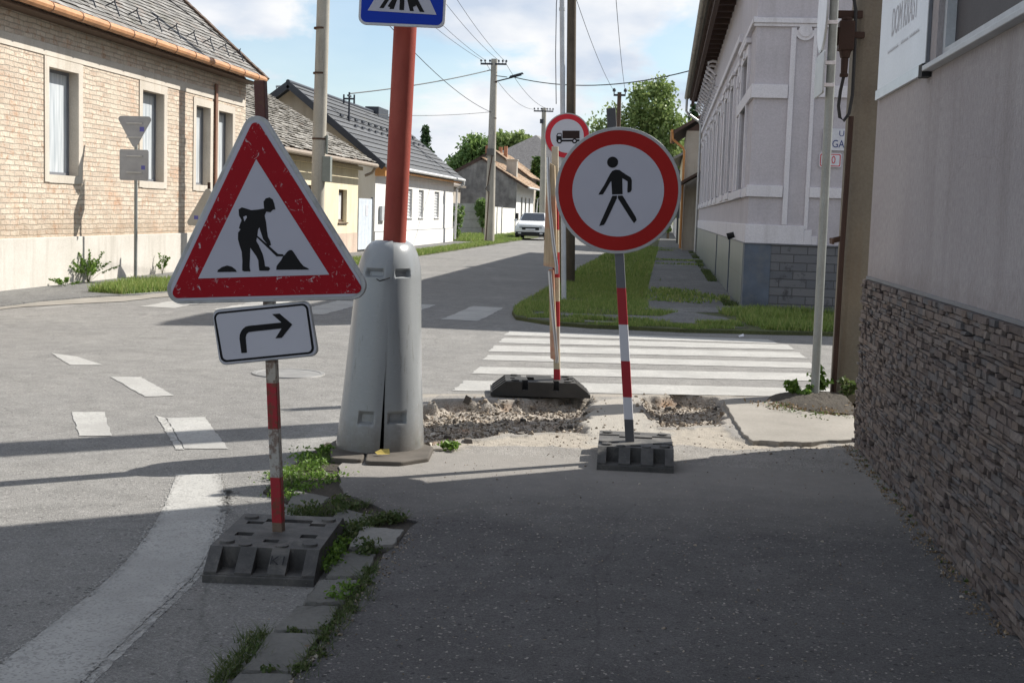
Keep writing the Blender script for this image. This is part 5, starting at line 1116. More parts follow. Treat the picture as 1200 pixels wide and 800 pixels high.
m = MB(); m.ring(c2, 0.3555, 0.338, fnC, -0.0015, 0.0, 72); m.build('white_rim', plain('dull_white_rim', (0.42,0.42,0.43), 0.5), pl)
m = MB(); m.prism(circ(c2, 0.342, 72), fnC, -0.003, -0.0015); m.build('red_ring', M_red2, pl)
m = MB(); m.prism(circ(c2, 0.2615, 72), fnC, -0.0045, -0.003); m.build('white_field', M_white, pl)
m = MB(); m.prism(circ((-0.314, 1.724), 0.0315, 28), fnC, -0.006, -0.0045)
for Pp in ([(-0.326, 1.657), (-0.314, 1.675), (-0.295, 1.683), (-0.273, 1.681), (-0.258, 1.671), (-0.208, 1.641), (-0.201, 1.627), (-0.199, 1.572), (-0.205, 1.559), (-0.221, 1.554), (-0.224, 1.565), (-0.224, 1.618), (-0.255, 1.635), (-0.250, 1.545), (-0.310, 1.541), (-0.317, 1.617), (-0.323, 1.611), (-0.351, 1.559), (-0.363, 1.540), (-0.388, 1.537), (-0.383, 1.549), (-0.357, 1.593)],
           [(-0.308, 1.534), (-0.281, 1.536), (-0.282, 1.519), (-0.339, 1.385), (-0.350, 1.367), (-0.376, 1.360), (-0.370, 1.379)], [(-0.276, 1.536), (-0.250, 1.537), (-0.170, 1.419), (-0.164, 1.400), (-0.178, 1.382), (-0.199, 1.409), (-0.276, 1.521)]):
    m.prism(Pp, fnC, -0.006, -0.0045)
m.build('pictogram', M_ink, pl)
m = MB(); m.box(-.15, -.018, 1.25, -.07, .03, 1.29); m.box(-.19, -.018, 1.80, -.11, .03, 1.84); m.build_each('clamp', M_zinc, T2)

# ---------------------------------------------------------------- barrier seen edge-on behind it
ox, oy, oz = -0.80, 10.34, ZR + 0.02
T3 = thing('barrier_board', 'striped post with warped wooden barrier boards seen edge-on behind the dug-up strip', 'barrier', (ox, oy, oz))
MS3 = stripe_mat('striped_post_mossy', [0.19, 0.36, 0.53, 0.73, 0.92, 1.12, 1.29, 1.55], [RD, (0.46,0.40,0.28), WH, RD, (0.5,0.44,0.33), RD, (0.52,0.46,0.36), RD, (0.48,0.42,0.32)], 0.35)
m = MB(); m.bar((0, 0, 0.03), (-0.085, 0, 1.95), 0.05, 0.05, up=(0,1,0)); m.build('post', MS3, T3, bevel=0.003)
f = make_foot(T3, -0.1, mark=False, mat=M_footdark); f.location = (-0.14, -0.02, 0); f.rotation_euler = (0, 0, PI/2 + 0.14)
m = MB()
m.add([(-.135,-.10,1.02),(-.025,-.10,1.00),(-.075,-.10,1.80),(-.135,-.10,1.83),(-.135,.02,1.02),(-.055,.02,1.0),(-.075,.02,1.80),(-.13,.02,1.83)], [(0,1,2,3),(7,6,5,4),(0,4,5,1),(1,5,6,2),(2,6,7,3),(3,7,4,0)])
up = m.build('upper_board', M_plank, T3); 
m = MB()
m.add([(-.055,-.08,0.29),(0.0,-.08,0.27),(-.055,-.08,0.99),(-.095,-.08,0.99),(-.065,.02,0.29),(-.015,.02,0.27),(-.055,.02,0.99),(-.095,.02,0.99)], [(0,1,2,3),(7,6,5,4),(0,4,5,1),(1,5,6,2),(2,6,7,3),(3,7,4,0)])
lo_ = m.build('lower_board', M_plank, T3)
m = MB(); m.tube([(-.128,-.115,1.86),(-.120,-.12,1.70),(-.098,-.12,1.45),(-.062,-.12,1.20),(-.030,-.12,1.02),(-.028,-.115,0.96)], 0.014, 8); m.build('metal_edge', M_alu, up, smooth=True)
m = MB(); m.tube([(-.085,-.095,0.98),(-.060,-.10,0.75),(-.028,-.10,0.50),(-.002,-.10,0.30),(-.004,-.09,0.26)], 0.014, 8); m.build('metal_edge', M_alu, lo_, smooth=True)

# ---------------------------------------------------------------- red lamp post, its grey cover, the crossing sign
LPx, LPy = -1.585, 7.52
Lt = thing('lamp_post', 'weathered red steel pole rising out of a grey plastic cover', 'pole', (LPx, LPy, 0))
m = MB(); m.cyl((0.02, 0, 1.12), (0.115, 0, 4.6), 0.0665, 0.065, 28); m.build('shaft', M_redpole, Lt, smooth=True)
m = MB(); m.cyl((0.0, 0, -0.02), (0.019, 0, 1.12), 0.073, 0.073, 20); m.build('base', M_dark, Lt, smooth=True)  # near-black foot of the red pole: the cover's inner shade painted on
Kv = thing('pole_cover', 'dented grey plastic cover split open around the foot of the red pole', 'pole cover', (LPx, LPy, 0.02))
def shell(name, a0, a1, tilt, shift, ro, handles, rin=0.0, seed=0, hw=()):
    NA, NZ = 96, 110; V = []; th = 0.008
    prof = lambda z: (0.206 - 0.035*z) if z < 0.98 else max(0.075, 0.070 + 0.10*math.sqrt(max(0, 1-((z-0.98)/0.235)**2)))
    Vo, Vi = [], []
    for i in range(NA+1):
        for j in range(NZ+1):
            z = 1.215*j/NZ; a = a0 + (a1-a0)*i/NA; r = prof(z)+ro+(0.016*max(0,1-z) if ro else 0)
            if z > 0.98: r = 0.074 + (prof(0.979)-0.074+ro)*math.sqrt(max(0, 1-((z-0.98)/0.236)**2))
            for (ha, hz, wa, wz) in handles:
                da = abs(a-ha)/wa; dz = abs(z-hz)/wz
                if da < 1.25 and dz < 1.45:
                    k = min(1, max(0, (1.25-da)/0.25))*min(1, max(0, (1.45-dz)/0.45)); r -= 0.030*k
            r += 0.004*math.sin(a*3+z*4+seed)
            for lst_, rr in ((Vo, r), (Vi, r-th)):
                x = rr*math.cos(a); y = rr*math.sin(a)*(1.0 if ro else 1.28) + (0 if ro else 0.045); x += shift[0]*(1-z/1.2) ; y += shift[1]*(1-z/1.2)
                lst_.append((x, y, z))
    n = len(Vo); F = []
    q = lambda i, j: i*(NZ+1)+j
    for i in range(NA):
        for j in range(NZ): F.append((q(i,j), q(i+1,j), q(i+1,j+1), q(i,j+1))); F.append((n+q(i,j), n+q(i,j+1), n+q(i+1,j+1), n+q(i+1,j)))
        F.append((q(i,0), n+q(i,0), n+q(i+1,0), q(i+1,0)))
    for j in range(NZ): F.append((q(0,j), q(0,j+1), n+q(0,j+1), n+q(0,j))); F.append((q(NA,j), n+q(NA,j), n+q(NA,j+1), q(NA,j+1)))
    m = MB(); m.add(Vo+Vi, F); return m.build(name, M_cover, Kv, smooth=True)
# angles: camera looks along +Y, front of the cover is at -90 degrees
D = math.radians
shell('left_half', D(-230), D(-70), 0, (-0.066, -0.02), 0.006, [(D(-94), 0.20, D(10), 0.026), (D(-106), 1.03, D(17), 0.015)])
shell('right_half', D(-83), D(130), 0, (0.008, 0.0), 0.0, [(D(-62), 0.20, D(13), 0.024), (D(-52), 1.03, D(13), 0.016)], seed=2)
m = MB(); m.tube([(-.03,-.215,1.0),(-.01,-.225,0.99),(0.02,-.222,1.0),(0.045,-.205,1.01)], 0.004, 5); m.build('wire', M_cable, Kv)
Sx = (-1.508, 2.435)
P4 = [(-1.762, 2.748), (-1.259, 2.744), (-1.265, 2.425), (-1.755, 2.438)]
Cs = thing('crossing_sign', 'blue pedestrian crossing sign on the red pole, cut off by the top edge', 'road sign', (P4[3][0]+.24, 7.40, 2.44))
W_ = 0.495; x0 = (-1.755, 2.438); 
bl = (x0[0], x0[1]); br_ = (-1.264, 2.425); ux = Vector((br_[0]-bl[0], br_[1]-bl[1])); Lw = ux.length; ux.normalize(); uy = Vector((-ux.y, ux.x))
def fq(u, v, d): p = Vector(bl) + ux*u + uy*v; return (p.x, 7.31+d, p.y)
m = MB(); m.prism(round_poly([(0,0),(Lw,0),(Lw,Lw),(0,Lw)], 0.045, 7), fq, 0, 0.022); pl = m.build('plate', plain('pale_sign_rim', (0.55,0.55,0.57), 0.5), Cs, world=True, bevel=0.003)
m = MB(); m.prism(round_poly([(.014,.014),(Lw-.014,.014),(Lw-.014,Lw-.014),(.014,Lw-.014)], 0.034, 7), fq, -0.0015, 0); m.build('blue_field', M_blue, pl, world='root')
m = MB(); m.prism([(.052,.078),(Lw-.048,.070),(Lw*.51,Lw-.06)], fq, -0.003, -0.0015); m.build('white_triangle', M_white, pl, world='root')
m = MB()
for k, (a, b2) in enumerate(((.118,.142),(.176,.2),(.232,.258),(.292,.314),(.348,.374))):
    s = (k-2)*0.16; z0, z1 = 0.094-0.003*k, 0.155
    m.prism([(a,z0),(b2,z0),(b2-s*(z1-z0)*1.9,z1),(a-s*(z1-z0)*1.9,z1)], fq, -0.0045, -0.003)
m.prism([(.165,.105),(.185,.098),(.232,.165),(.262,.22),(.292,.165),(.305,.105),(.325,.115),(.315,.185),(.285,.25),(.30,.33),(.335,.28),(.35,.29),(.31,.36),(.27,.375),(.225,.34),(.195,.27),(.21,.262),(.238,.305),(.232,.235),(.205,.17)], fq, -0.0058, -0.0045)
m.prism(circ((.262,.40),.026,20), fq, -0.0058, -0.0045); m.build('pictogram', M_ink, pl, world='root')
m = MB(); m.box(-1.60, 7.334, 2.55, -1.44, 7.45, 2.59); m.box(-1.60, 7.334, 2.80, -1.44, 7.45, 2.84); m.build_each('clamp', M_zinc, Cs, world=True)

# ---------------------------------------------------------------- right: concrete pole and slim grey sign post
Cp = thing('concrete_pole', 'stained square concrete pole with a brown conduit standing against the corner building', 'pole', (1.53, 11.1, 0))
m = MB(); Q0 = round_poly([(-.125,-.125),(.125,-.125),(.125,.125),(-.125,.125)], 0.045, 4); n = len(Q0)
m.add([(1.63+u*1.4, 11.20+v*1.6, -.06) for u, v in Q0] + [(1.635+u*1.3, 11.20+v*1.5, 8.5) for u, v in Q0], [(i, (i+1) % n, n+(i+1) % n, n+i) for i in range(n)] + [tuple(range(n,2*n))]); m.build('shaft', M_conc_rust, Cp, world=True)
m = MB(); m.tube([(1.44,10.98,-.05),(1.44,10.95,1.2),(1.45,10.93,2.28)], 0.022, 10); m.build('conduit', M_brownpaint, Cp, world=True, smooth=True)
m = MB(); m.bar((1.36,11.12,1.27),(1.70,11.12,1.36),0.02,0.045); m.bar((1.37,10.98,1.27),(1.37,11.14,1.275),0.02,0.045); m.box(1.62,11.09,1.31,1.67,11.13,1.40); m.build('strap', M_rust, Cp, world=True)
m = MB(); m.box(1.26,10.95,3.06,1.50,11.0,3.12); m.box(1.315,10.88,2.80,1.435,11.0,3.03); m.cyl((1.375,10.94,3.03),(1.375,10.94,3.06),0.045,0.045,10); m.cyl((1.375,10.94,2.80),(1.375,10.94,2.74),0.05,0.036,14); m.cyl((1.375,10.94,2.74),(1.375,10.94,2.60),0.030,0.026,14); m.cyl((1.375,10.94,2.62),(1.375,10.94,2.59),0.034,0.034,14); m.box(1.30,10.9,2.84,1.317,10.96,2.98); m.box(1.43,10.92,2.9,1.52,10.98,2.95)
m.build('junction_box', M_brownpaint, Cp, world=True, bevel=0.006)
m = MB(); m.tube([(1.375,10.94,2.60),(1.355,10.94,2.48),(1.345,10.93,2.36),(1.36,10.93,2.27),(1.39,10.92,2.24),(1.43,10.92,2.30),(1.45,10.93,2.45),(1.45,10.94,2.8),(1.44,10.94,3.12),(1.41,10.94,3.25),(1.44,10.95,3.6),(1.45,10.97,6)], 0.0135, 8); m.build('cable', M_cable, Cp, world=True, smooth=True)
Sp = thing('sign_post', 'slim galvanised post with a round plate over a small plate seen edge-on', 'sign post', (1.245, 10.6, 0))
m = MB(); m.cyl((1.245,10.6,-.05),(1.225,10.6,3.9),0.034,0.034,18); m.build('post', M_galv, Sp, world=True, smooth=True)
fnE = lambda u, v, d: (1.135 + d, u, v)
m = MB(); m.prism(circ((10.55, 3.05), 0.32, 48), fnE, 0, 0.015); m.build('round_plate', M_zinc, Sp, world=True)
m = MB(); m.prism(circ((10.55, 3.05), 0.30, 48), fnE, -0.001, 0); m.build('sign_face', M_enamel, Sp, world=True)
m = MB(); m.prism(round_poly([(10.27,2.40),(10.83,2.40),(10.83,2.72),(10.27,2.72)], 0.02, 4), fnE, 0, 0.015); m.build('small_plate', M_zinc, Sp, world=True)
m = MB()
for z in (2.97, 2.66, 2.49): m.box(1.15, 10.565, z-.014, 1.262, 10.635, z+.014)
m.build_each('clamp', M_trim, Sp, world=True, bevel=0.003)

# ---------------------------------------------------------------- truck-ban sign and the poles on the far corner
mpx = -1.61
o = MB(); o.cyl((-1.61,21.6,-.05),(-1.84,21.6,5.4),0.042,0.042,16); o.cyl((-1.84,21.6,5.4),(-1.845,21.6,5.45),0.05,0.05,12); o.cyl((-1.812,21.6,4.70),(-1.813,21.6,4.75),0.05,0.05,12)
o = o.build('sign_post', plain('white_grey_post', (0.50,0.52,0.54), 0.5), None, smooth=True); tag(o, 'pale grey metal post on the grass verge carrying the truck ban sign', 'sign post')
TS = thing('truck_ban_sign', 'small round red-ringed sign with a lorry, on the pale post across the street', 'road sign', (-1.73, 21.5, 2.66))
c3 = (-1.649, 2.687)
f3 = lambda u, v, d: (u, 21.5+d, v)
m = MB(); m.prism(circ(c3, 0.372, 48), f3, 0, 0.03); pl = m.build('plate', M_rim, TS, world=True)
m = MB(); m.prism(circ(c3, 0.355, 48), f3, -0.004, 0); m.build('red_ring', sign_paint('sign_red_far', (0.55,0.035,0.05), lo=0.76), pl, world='root')
m = MB(); m.prism(circ(c3, 0.272, 48), f3, -0.008, -0.004); m.build('white_field', M_whiter, pl, world='root')
m = MB(); m.prism([(-1.820, 2.598), (-1.823, 2.690), (-1.806, 2.728), (-1.741, 2.734), (-1.732, 2.624), (-1.443, 2.636), (-1.442, 2.606), (-1.722, 2.594), (-1.745, 2.600)], f3, -0.012, -0.008)
for p in ((-1.771, 2.603), (-1.524, 2.610)): m.prism(circ(p, 0.042, 18), f3, -0.014, -0.008)
m.build('lorry_chassis', M_ink, pl, world='root')
m = MB(); m.prism([(-1.728, 2.771), (-1.449, 2.778), (-1.444, 2.652), (-1.724, 2.645)], f3, -0.012, -0.008); m.build('lorry_box', M_brownink, pl, world='root')
m = MB()
for p in ((-1.771, 2.603), (-1.524, 2.610)): m.prism(circ(p, 0.020, 14), f3, -0.016, -0.014)
m.prism([(-1.809, 2.684), (-1.796, 2.714), (-1.750, 2.718), (-1.748, 2.681)], f3, -0.014, -0.012); m.build('lorry_details', M_whiter, pl, world='root')
m = MB(); m.cyl((-1.91,27.1,-.05),(-2.17,27.1,8.6),0.105,0.085,16); m.bar((-2.95,27.05,8.1),(-1.35,27.05,8.1),0.08,0.1)
o = m.build('wooden_pole', M_polewood, None, smooth=True); tag(o, 'dark wooden utility pole standing in the grass behind the pale post', 'pole')
m = MB(); m.cyl((-2.08,26.7,-.05),(-2.13,26.75,2.35),0.10,0.085,14)
o = m.build('pole_stub', concrete('mossy_wood', (0.13,0.10,0.05), (0.20,0.15,0.07), (0.05,0.06,0.02)), None, smooth=True); tag(o, 'short mossy wooden stub next to the dark wooden utility pole', 'pole')
def insul(m, x, y, z, s=1.0): m.cyl((x,y,z),(x,y,z+0.10*s),0.018*s,0.018*s,6); m.lathe((x,y,z+0.08*s), [(0.0,0.0),(0.05*s,0.01),(0.055*s,0.06*s),(0.03*s,0.11*s),(0.0,0.12*s)], 8)
# concrete pole behind the roadworks sign
K1 = thing('utility_pole', 'round concrete pole with dark bands and a small grey box, left of the red pole', 'pole', (-7.56, 28, 0))
m = MB(); m.cyl((0,0,-.1),(0.10,0,8.4),0.155,0.13,22); m.build('shaft', M_conc, K1, smooth=True)
m = MB()
for z in (2.85, 4.25, 5.2): m.cyl((0.03,0,z),(0.03,0,z+.04),0.155,0.155,20)
m.build_each('band', M_rust, K1, smooth=True)
m = MB(); m.box(0.14,-.12,1.95,0.32,0.05,2.50); m.cyl((0.21,-.03,2.55),(0.21,-.03,2.95),0.03,0.03,8); m.build('fuse_box', plain('grey_fuse_box', (0.22,0.24,0.22), 0.6), K1, bevel=0.01)
# pole with the street lamp arm
K2 = thing('utility_pole', 'tapering concrete utility pole with crossarm and lamp arm by the board fence', 'pole', (-7.93, 59.3, 0))
m = MB(); m.cyl((0,0,-.1),(-0.02,0,8.25),0.235,0.14,20); m.build('shaft', M_conc, K2, smooth=True)
m = MB()
for z in (1.9, 2.9, 3.65, 5.6, 7.2): m.cyl((0,0,z),(0,0,z+.05),0.225-0.011*z,0.225-0.011*z,18)
m.build_each('band', M_rust, K2)
m = MB(); m.box(-.2,-.3,3.95,.14,-.12,4.25); m.box(-.15,-.28,2.35,-.05,-.2,2.6); m.build_each('junction_box', M_kerb, K2)
m = MB(); m.tube([(0.05,-.2,4.0),(-.05,-.24,3.2),(-.12,-.24,2.6),(-.2,-.22,2.45),(-.05,-.2,2.3),(-.13,-.2,0.1)], 0.025, 6); m.build('cable', M_rust, K2)
m = MB(); m.bar((-.62,-.1,8.02),(.55,-.1,8.02),0.06,0.08)
for x in (-.6,-.42,-.2,.2,.38,.54): insul(m, x, -.1, 8.04, 0.9)
m.build('crossarm', M_anthr, K2)
m = MB(); m.tube([(0.1,-.1,7.25),(0.7,-.15,7.40),(1.25,-.2,7.55)], 0.03, 8); m.add([(0.7,-.28,7.42),(1.35,-.28,7.60),(1.35,-.10,7.60),(0.7,-.10,7.42),(0.75,-.28,7.50),(1.3,-.28,7.66),(1.3,-.10,7.66),(0.75,-.10,7.5)], [(0,1,2,3),(7,6,5,4),(0,4,5,1),(1,5,6,2),(2,6,7,3),(3,7,4,0)]); m.tube([(0.1,-.1,7.5),(0.6,-.12,7.45)],0.02,6); m.build('lamp_arm', M_anthr, K2)
K3 = thing('utility_pole', 'farther concrete utility pole with crossarm left of the truck ban sign', 'pole', (-7.35, 79, 0))
m = MB(); m.cyl((0,0,-.1),(-0.15,0,7.7),0.22,0.13,18); m.build('shaft', M_conc, K3, smooth=True)
m = MB(); m.bar((-.75,-.1,7.5),(.42,-.1,7.5),0.06,0.08)
for x in (-.72,-.5,-.3,.05,.22,.4): insul(m, x, -.1, 7.52, 0.9)
m.bar((-.35,-.15,6.9),(-.15,-.15,6.9),0.2,0.25); m.build('crossarm', M_anthr, K3)
K4 = thing('utility_pole', 'thin dark pole with a short crossarm rising behind the pedestrian ban sign', 'pole', (-2.26, 59.8, 0))
m = MB(); m.cyl((0,0,-.1),(-.04,0,6.95),0.13,0.09,12); m.build('shaft', M_brownwood, K4, smooth=True)
m = MB(); m.bar((-.3,0,6.82),(.24,0,6.82),0.07,0.09)
for x in (-.28,.22): insul(m, x, 0, 6.85, 1.4)
m.build('crossarm', M_anthr, K4)
# give-way sign seen from the back
Yg = thing('give_way_sign', 'back of an inverted triangular sign above a square plate at the brick house', 'road sign', (-9.16, 22.0, 0.0))
m = MB(); m.cyl((0,0,-.05),(0.0,0,2.78),0.03,0.03,12); m.build('post', M_galv, Yg, smooth=True)
fy = lambda u, v, d: (u, -0.05-d, v)
m = MB(); m.prism(round_poly([(-.33,2.86),(.33,2.86),(0.0,2.28)], 0.05, 5), fy, 0.0, 0.015); m.build('triangle_plate', M_signback, Yg)
m = MB(); m.prism(round_poly([(-.27,1.76),(.25,1.76),(.25,2.29),(-.27,2.29)], 0.03, 4), fy, 0.0, 0.015); m.build('square_plate', M_signback, Yg)
m = MB()
for z in (2.74, 2.50, 2.18, 1.90): m.box(-.14,-.09,z-.012,.14,-.064,z+.012)
m.build_each('clamp', M_zinc, Yg)
m = MB(); m.box(.09,-.0672,2.60,.17,-.0662,2.68); m.box(.12,-.0672,1.95,.19,-.0662,2.02); m.build_each('sticker', plain('blue_sticker', (0.12,0.12,0.38), 0.5, bump=0), Yg)
Bt = thing('temporary_sign', 'back of a triangular works sign half hidden by the roadworks sign', 'road sign', (-8.50, 24.0, 0.0))
m = MB(); m.prism(round_poly([(-.50,.98),(.38,.98),(-.06,1.74)], 0.06, 5), lambda u, v, d: (u, -.05-d, v), 0, 0.02); m.build('triangle_plate', plain('sandy_sign_back', (0.40,0.38,0.34), 0.6, metallic=0.1, bump=0), Bt)
m = MB(); m.bar((-.06,0,0),(-.06,0,1.8),0.045,up=(0,1,0)); m.build('post', M_brownpaint, Bt)
m = MB(); m.box(-.22,-.35,0,.2,.35,.1); m.build('foot', M_foot, Bt, bevel=0.03)
m = MB(); m.box(-.32,-.0722,1.10,-.24,-.071,1.17); m.build('sticker', MATS['blue_sticker'], Bt)

# ---------------------------------------------------------------- overhead cables
def sagc(a, b, sag, n=16): a = Vector(a); b = Vector(b); return [a.lerp(b, k/n) - Vector((0,0,sag*4*(k/n)*(1-k/n))) for k in range(n+1)]
CB = [((-7.0,59.2,7.45), (0.7,50.0,6.9), 0.45, 0.022, 'long slack cable from the lamp arm of the far pole to the lilac house eave'),
      ((-8.1,59.2,7.75), (-11.4,46.4,5.45), 0.10, 0.022, 'short cable from the pole with the lamp arm down to the white house mast'),
      ((-8.0,59.2,5.9), (-12.9,52.0,5.2), 0.15, 0.012, 'lower service cable from the pole with the lamp arm to the white house ridge'),
      ((-7.55,27.9,7.0), (-8.05,59.2,5.9), 0.5, 0.011, 'thin cable running from the near concrete pole behind the red pole'),
      ((-8.45,59.2,8.15), (-8.9,20.0,9.3), 0.6, 0.008, 'first thin line of the crossarm span towards the top left'),
      ((-8.30,59.2,8.15), (-8.0,20.0,9.3), 0.6, 0.008, 'second thin line of the crossarm span towards the top left'),
      ((-7.70,59.2,8.15), (-6.6,20.0,9.0), 0.6, 0.008, 'third thin line of the crossarm span above the blue sign'),
      ((-7.45,59.2,8.15), (-5.9,20.0,9.0), 0.6, 0.008, 'fourth thin line of the crossarm span above the blue sign'),
      ((-7.45,59.2,8.12), (-6.98,78.9,7.6), 0.5, 0.010, 'upper line between the two concrete poles on the left side of the street'),
      ((-8.35,59.2,8.12), (-8.0,78.9,7.6), 0.55, 0.010, 'lower line between the two concrete poles on the left side of the street'),
      ((-2.85,27.0,8.2), (-2.54,59.8,6.98), 0.45, 0.009, 'left line from the dark wooden pole to the thin pole behind the ban sign'),
      ((-1.45,27.0,8.2), (-2.04,59.8,6.98), 0.45, 0.009, 'right line from the dark wooden pole to the thin pole behind the ban sign'),
      ((-12.3,30.4,8.6), (-10.2,44.0,5.0), 0.2, 0.007, 'pair line crossing the sky beside the brick house roof, left one') ,
      ((-11.9,30.4,8.8), (-9.8,44.0,5.2), 0.2, 0.007, 'pair line crossing the sky beside the brick house roof, right one')]
for a, b2, sg, r_, lab in CB[:12]:
    m = MB(); m.tube(sagc(a, b2, sg), r_, 6, False); tag(m.build('overhead_cable', M_cable, None, smooth=True), lab, 'cable', 'overhead cables')
m = MB(); m.tube([(-1.87,21.55,5.2),(-1.90,21.5,4.8),(-1.885,21.52,4.0),(-1.85,21.55,3.2)], 0.007, 5); tag(m.build('hanging_cable', M_cable), 'thin cable hanging down along the pale grey metal post', 'cable')

# ---------------------------------------------------------------- parked white car
Ca = thing('parked_car', 'white hatchback parked facing us at the left kerb beyond the board fence', 'car', (-7.15, 70.0, 0.0))
def car_section(w_, zs): return zs
m = MB()
ST_ = [(0.00, .30,.55,.72,.78), (0.06,.22,.62,.80,.84), (0.35,.20,.74,.90,.86), (0.95,.20,.84,1.00,.87), (1.25,.20,.86,1.04,.87), (2.4,.20,.88,.98,.87), (3.4,.20,.90,1.0,.86), (3.85,.24,.86,.98,.82), (3.98,.34,.7,.85,.76)]
rings = []
for (y, zb, zm, zt, hw) in ST_:
    rings.append([(-hw*.93,y,zb),(-hw,y,zb+.15),(-hw,y,zm*.75+.1),(-hw*.97,y,zm),(-hw*.80,y,zt),(hw*.80,y,zt),(hw*.97,y,zm),(hw,y,zm*.75+.1),(hw,y,zb+.15),(hw*.93,y,zb)])
vs = [p for r in rings for p in r]; n = 10; fs = []
for k in range(len(rings)-1):
    for i in range(n): fs.append((k*n+i, k*n+(i+1) % n, (k+1)*n+(i+1) % n, (k+1)*n+i))
fs += [tuple(range(n-1,-1,-1)), tuple(range((len(rings)-1)*n, len(rings)*n))]
m.add(vs, fs); m.build('body', M_carpaint, Ca, smooth=True)
m = MB()                                                   # cabin
cb = [(1.02,1.00,.74),(1.75,1.40,.60),(2.1,1.47,.58),(3.2,1.45,.58),(3.9,0.98,.70)]
m.add([(-.76,1.02,.98),(.76,1.02,.98),(.80,3.9,.98),(-.80,3.9,.98),(-.60,1.80,1.43),(.60,1.80,1.43),(.60,3.35,1.45),(-.60,3.35,1.45)], [(0,3,2,1),(4,5,6,7),(0,1,5,4),(1,2,6,5),(2,3,7,6),(3,0,4,7)]); m.build('roof', M_carpaint, Ca, bevel=0.05)
m = MB(); m.add([(-.66,1.06,1.01),(.66,1.06,1.01),(.54,1.74,1.40),(-.54,1.74,1.40)], [(0,1,2,3)]); mv = [(v[0]*1.0, v[1]-.02, v[2]+.025) for v in m.v]; m.v = mv; m.build('windscreen', M_darkglass, Ca)
m = MB()
for s in (-1, 1): m.add([(s*.775,1.25,1.03),(s*.81,3.6,1.03),(s*.635,3.2,1.38),(s*.635,1.85,1.38)], [(0,1,2,3)])
m.build_each('side_window', M_darkglass, Ca)
m = MB(); m.box(-.80,-.045,.20,.80,.10,.42); m.box(-.84,0.0,.20,.84,.5,.34); m.build('bumper', M_black, Ca, bevel=0.03)
m = MB(); m.box(-.46,-.03,.53,.46,.05,.68); m.build('grille', M_black, Ca, bevel=0.02)
m = MB(); m.box(-.26,-.065,.50,.26,-.048,.60); m.build('number_plate', M_enamel, Ca)
m = MB(); m.box(-.62,.0,.745,.62,.06,.765); m.build('chrome_strip', M_alu, Ca)
for s in (-1, 1):
    m = MB(); m.obox((s*.60, .06, .66), (.30,.12,.10), Matrix.Rotation(s*.35, 3, 'Z')); m.build('headlight', plain('headlight_glass', (0.35,0.37,0.4), 0.15, bump=0, spec=0.7), Ca, bevel=0.02)
    m = MB(); m.obox((s*.96, 1.30, 1.02), (.16,.10,.12), Matrix.Identity(3)); m.build('mirror', M_carpaint, Ca, bevel=0.02)
    m = MB(); m.box(s*.50,-.055,.31,s*.66,-.04,.39); m.build('fog_light', M_shutter, Ca)
    for y in (.72, 3.2):
        m = MB(); m.cyl((s*.68,y,.31),(s*.86,y,.31),.31,.31,24); wl = m.build('wheel', M_black, Ca); m = MB(); m.cyl((s*.865,y,.31),(s*.88,y,.31),.2,.2,16); m.build('rim', M_zinc, wl)

# ---------------------------------------------------------------- trees
def tree(name, label, x, y, h, lobes, n, size, mat, trunk=0.2, group=None, limbs=5):
    t = thing(name, label, 'tree', (x, y, 0), 0, group)
    m = MB(); cz = sum(l[2] for l in lobes)/len(lobes)
    m.tube([(0,0,-.2),(0.1*trunk,0,cz*.4),(0,0.1*trunk,cz*.8),(0,0,cz*1.05)], [trunk*1.25,trunk,trunk*.7,trunk*.35], 10)
    for l in lobes[:limbs*2]: m.tube([(0,0,cz*.45),(l[0]*.5,l[1]*.5,(cz*.45+l[2])*.52),(l[0],l[1],l[2])], [trunk*.5,trunk*.35,trunk*.12], 6)
    m.build('trunk', M_bark, t, smooth=True)
    fast_mesh('crown', leaves(crown_points(lobes, n), size), 0, mat, t); return t
def lobset(R, H, z0, k, sq=0.8, rr=0.45):
    L_ = []
    for _ in range(k):
        a = random.uniform(0, 2*PI); q = random.uniform(0.15, 0.8); zz = random.uniform(0, 1); rad = R*rr*random.uniform(.7,1.15)
        wv = math.sin(PI*min(1, max(0.08, zz*0.9+0.08)))
        L_.append((R*q*wv*math.cos(a), R*q*wv*math.sin(a), z0+zz*(H-z0)*0.92, rad, rad, rad*sq))
    return L_
def conifer(name, label, x, y, h, r, n, size, mat, z0=0.5):
    t = thing(name, label, 'tree', (x, y, 0)); m = MB(); m.tube([(0,0,-.2),(0,0,h*.5),(0,0,h*.97)], [r*.12,r*.07,0.02], 8); m.build('trunk', M_bark, t, smooth=True)
    P = []; k = n//12
    for _ in range(k):
        u = random.random()**0.75; z = h - (h-z0)*u; lay = (z*2.2) % 1.0; rr = r*(0.06+u*0.94)*(0.72+0.36*(1-lay)); a = random.uniform(0, 2*PI); q = rr*random.uniform(0.35, 1.05)
        for _ in range(12): P.append((q*math.cos(a)+random.gauss(0,.09*r), q*math.sin(a)+random.gauss(0,.09*r), z-0.12*q+random.gauss(0,.05*r)))
    fast_mesh('crown', leaves(np.array(P), size), 0, mat, t); return t
random.seed(21)
conifer('spruce_tree', 'slender dark spruce tree rising behind the white house roof', -20.4, 110, 8.5, 1.25, 6000, 0.16, M_needle, 2.0)
tree('broadleaf_tree', 'rounded green tree behind the grey gable, left of the utility pole', -18.6, 130, 9.0, [(0,0,6.3,2.2,2,2.0),(-1.6,0,5.4,1.7,2,1.5),(1.6,0,6.6,1.9,2,1.7),(-.4,0,7.6,1.5,1.5,1.2),(-2.9,0,4.6,1.1,1,.9),(2.8,0,5.0,1.4,1.2,1.6)], 12000, 0.22, M_leafa, 0.25)
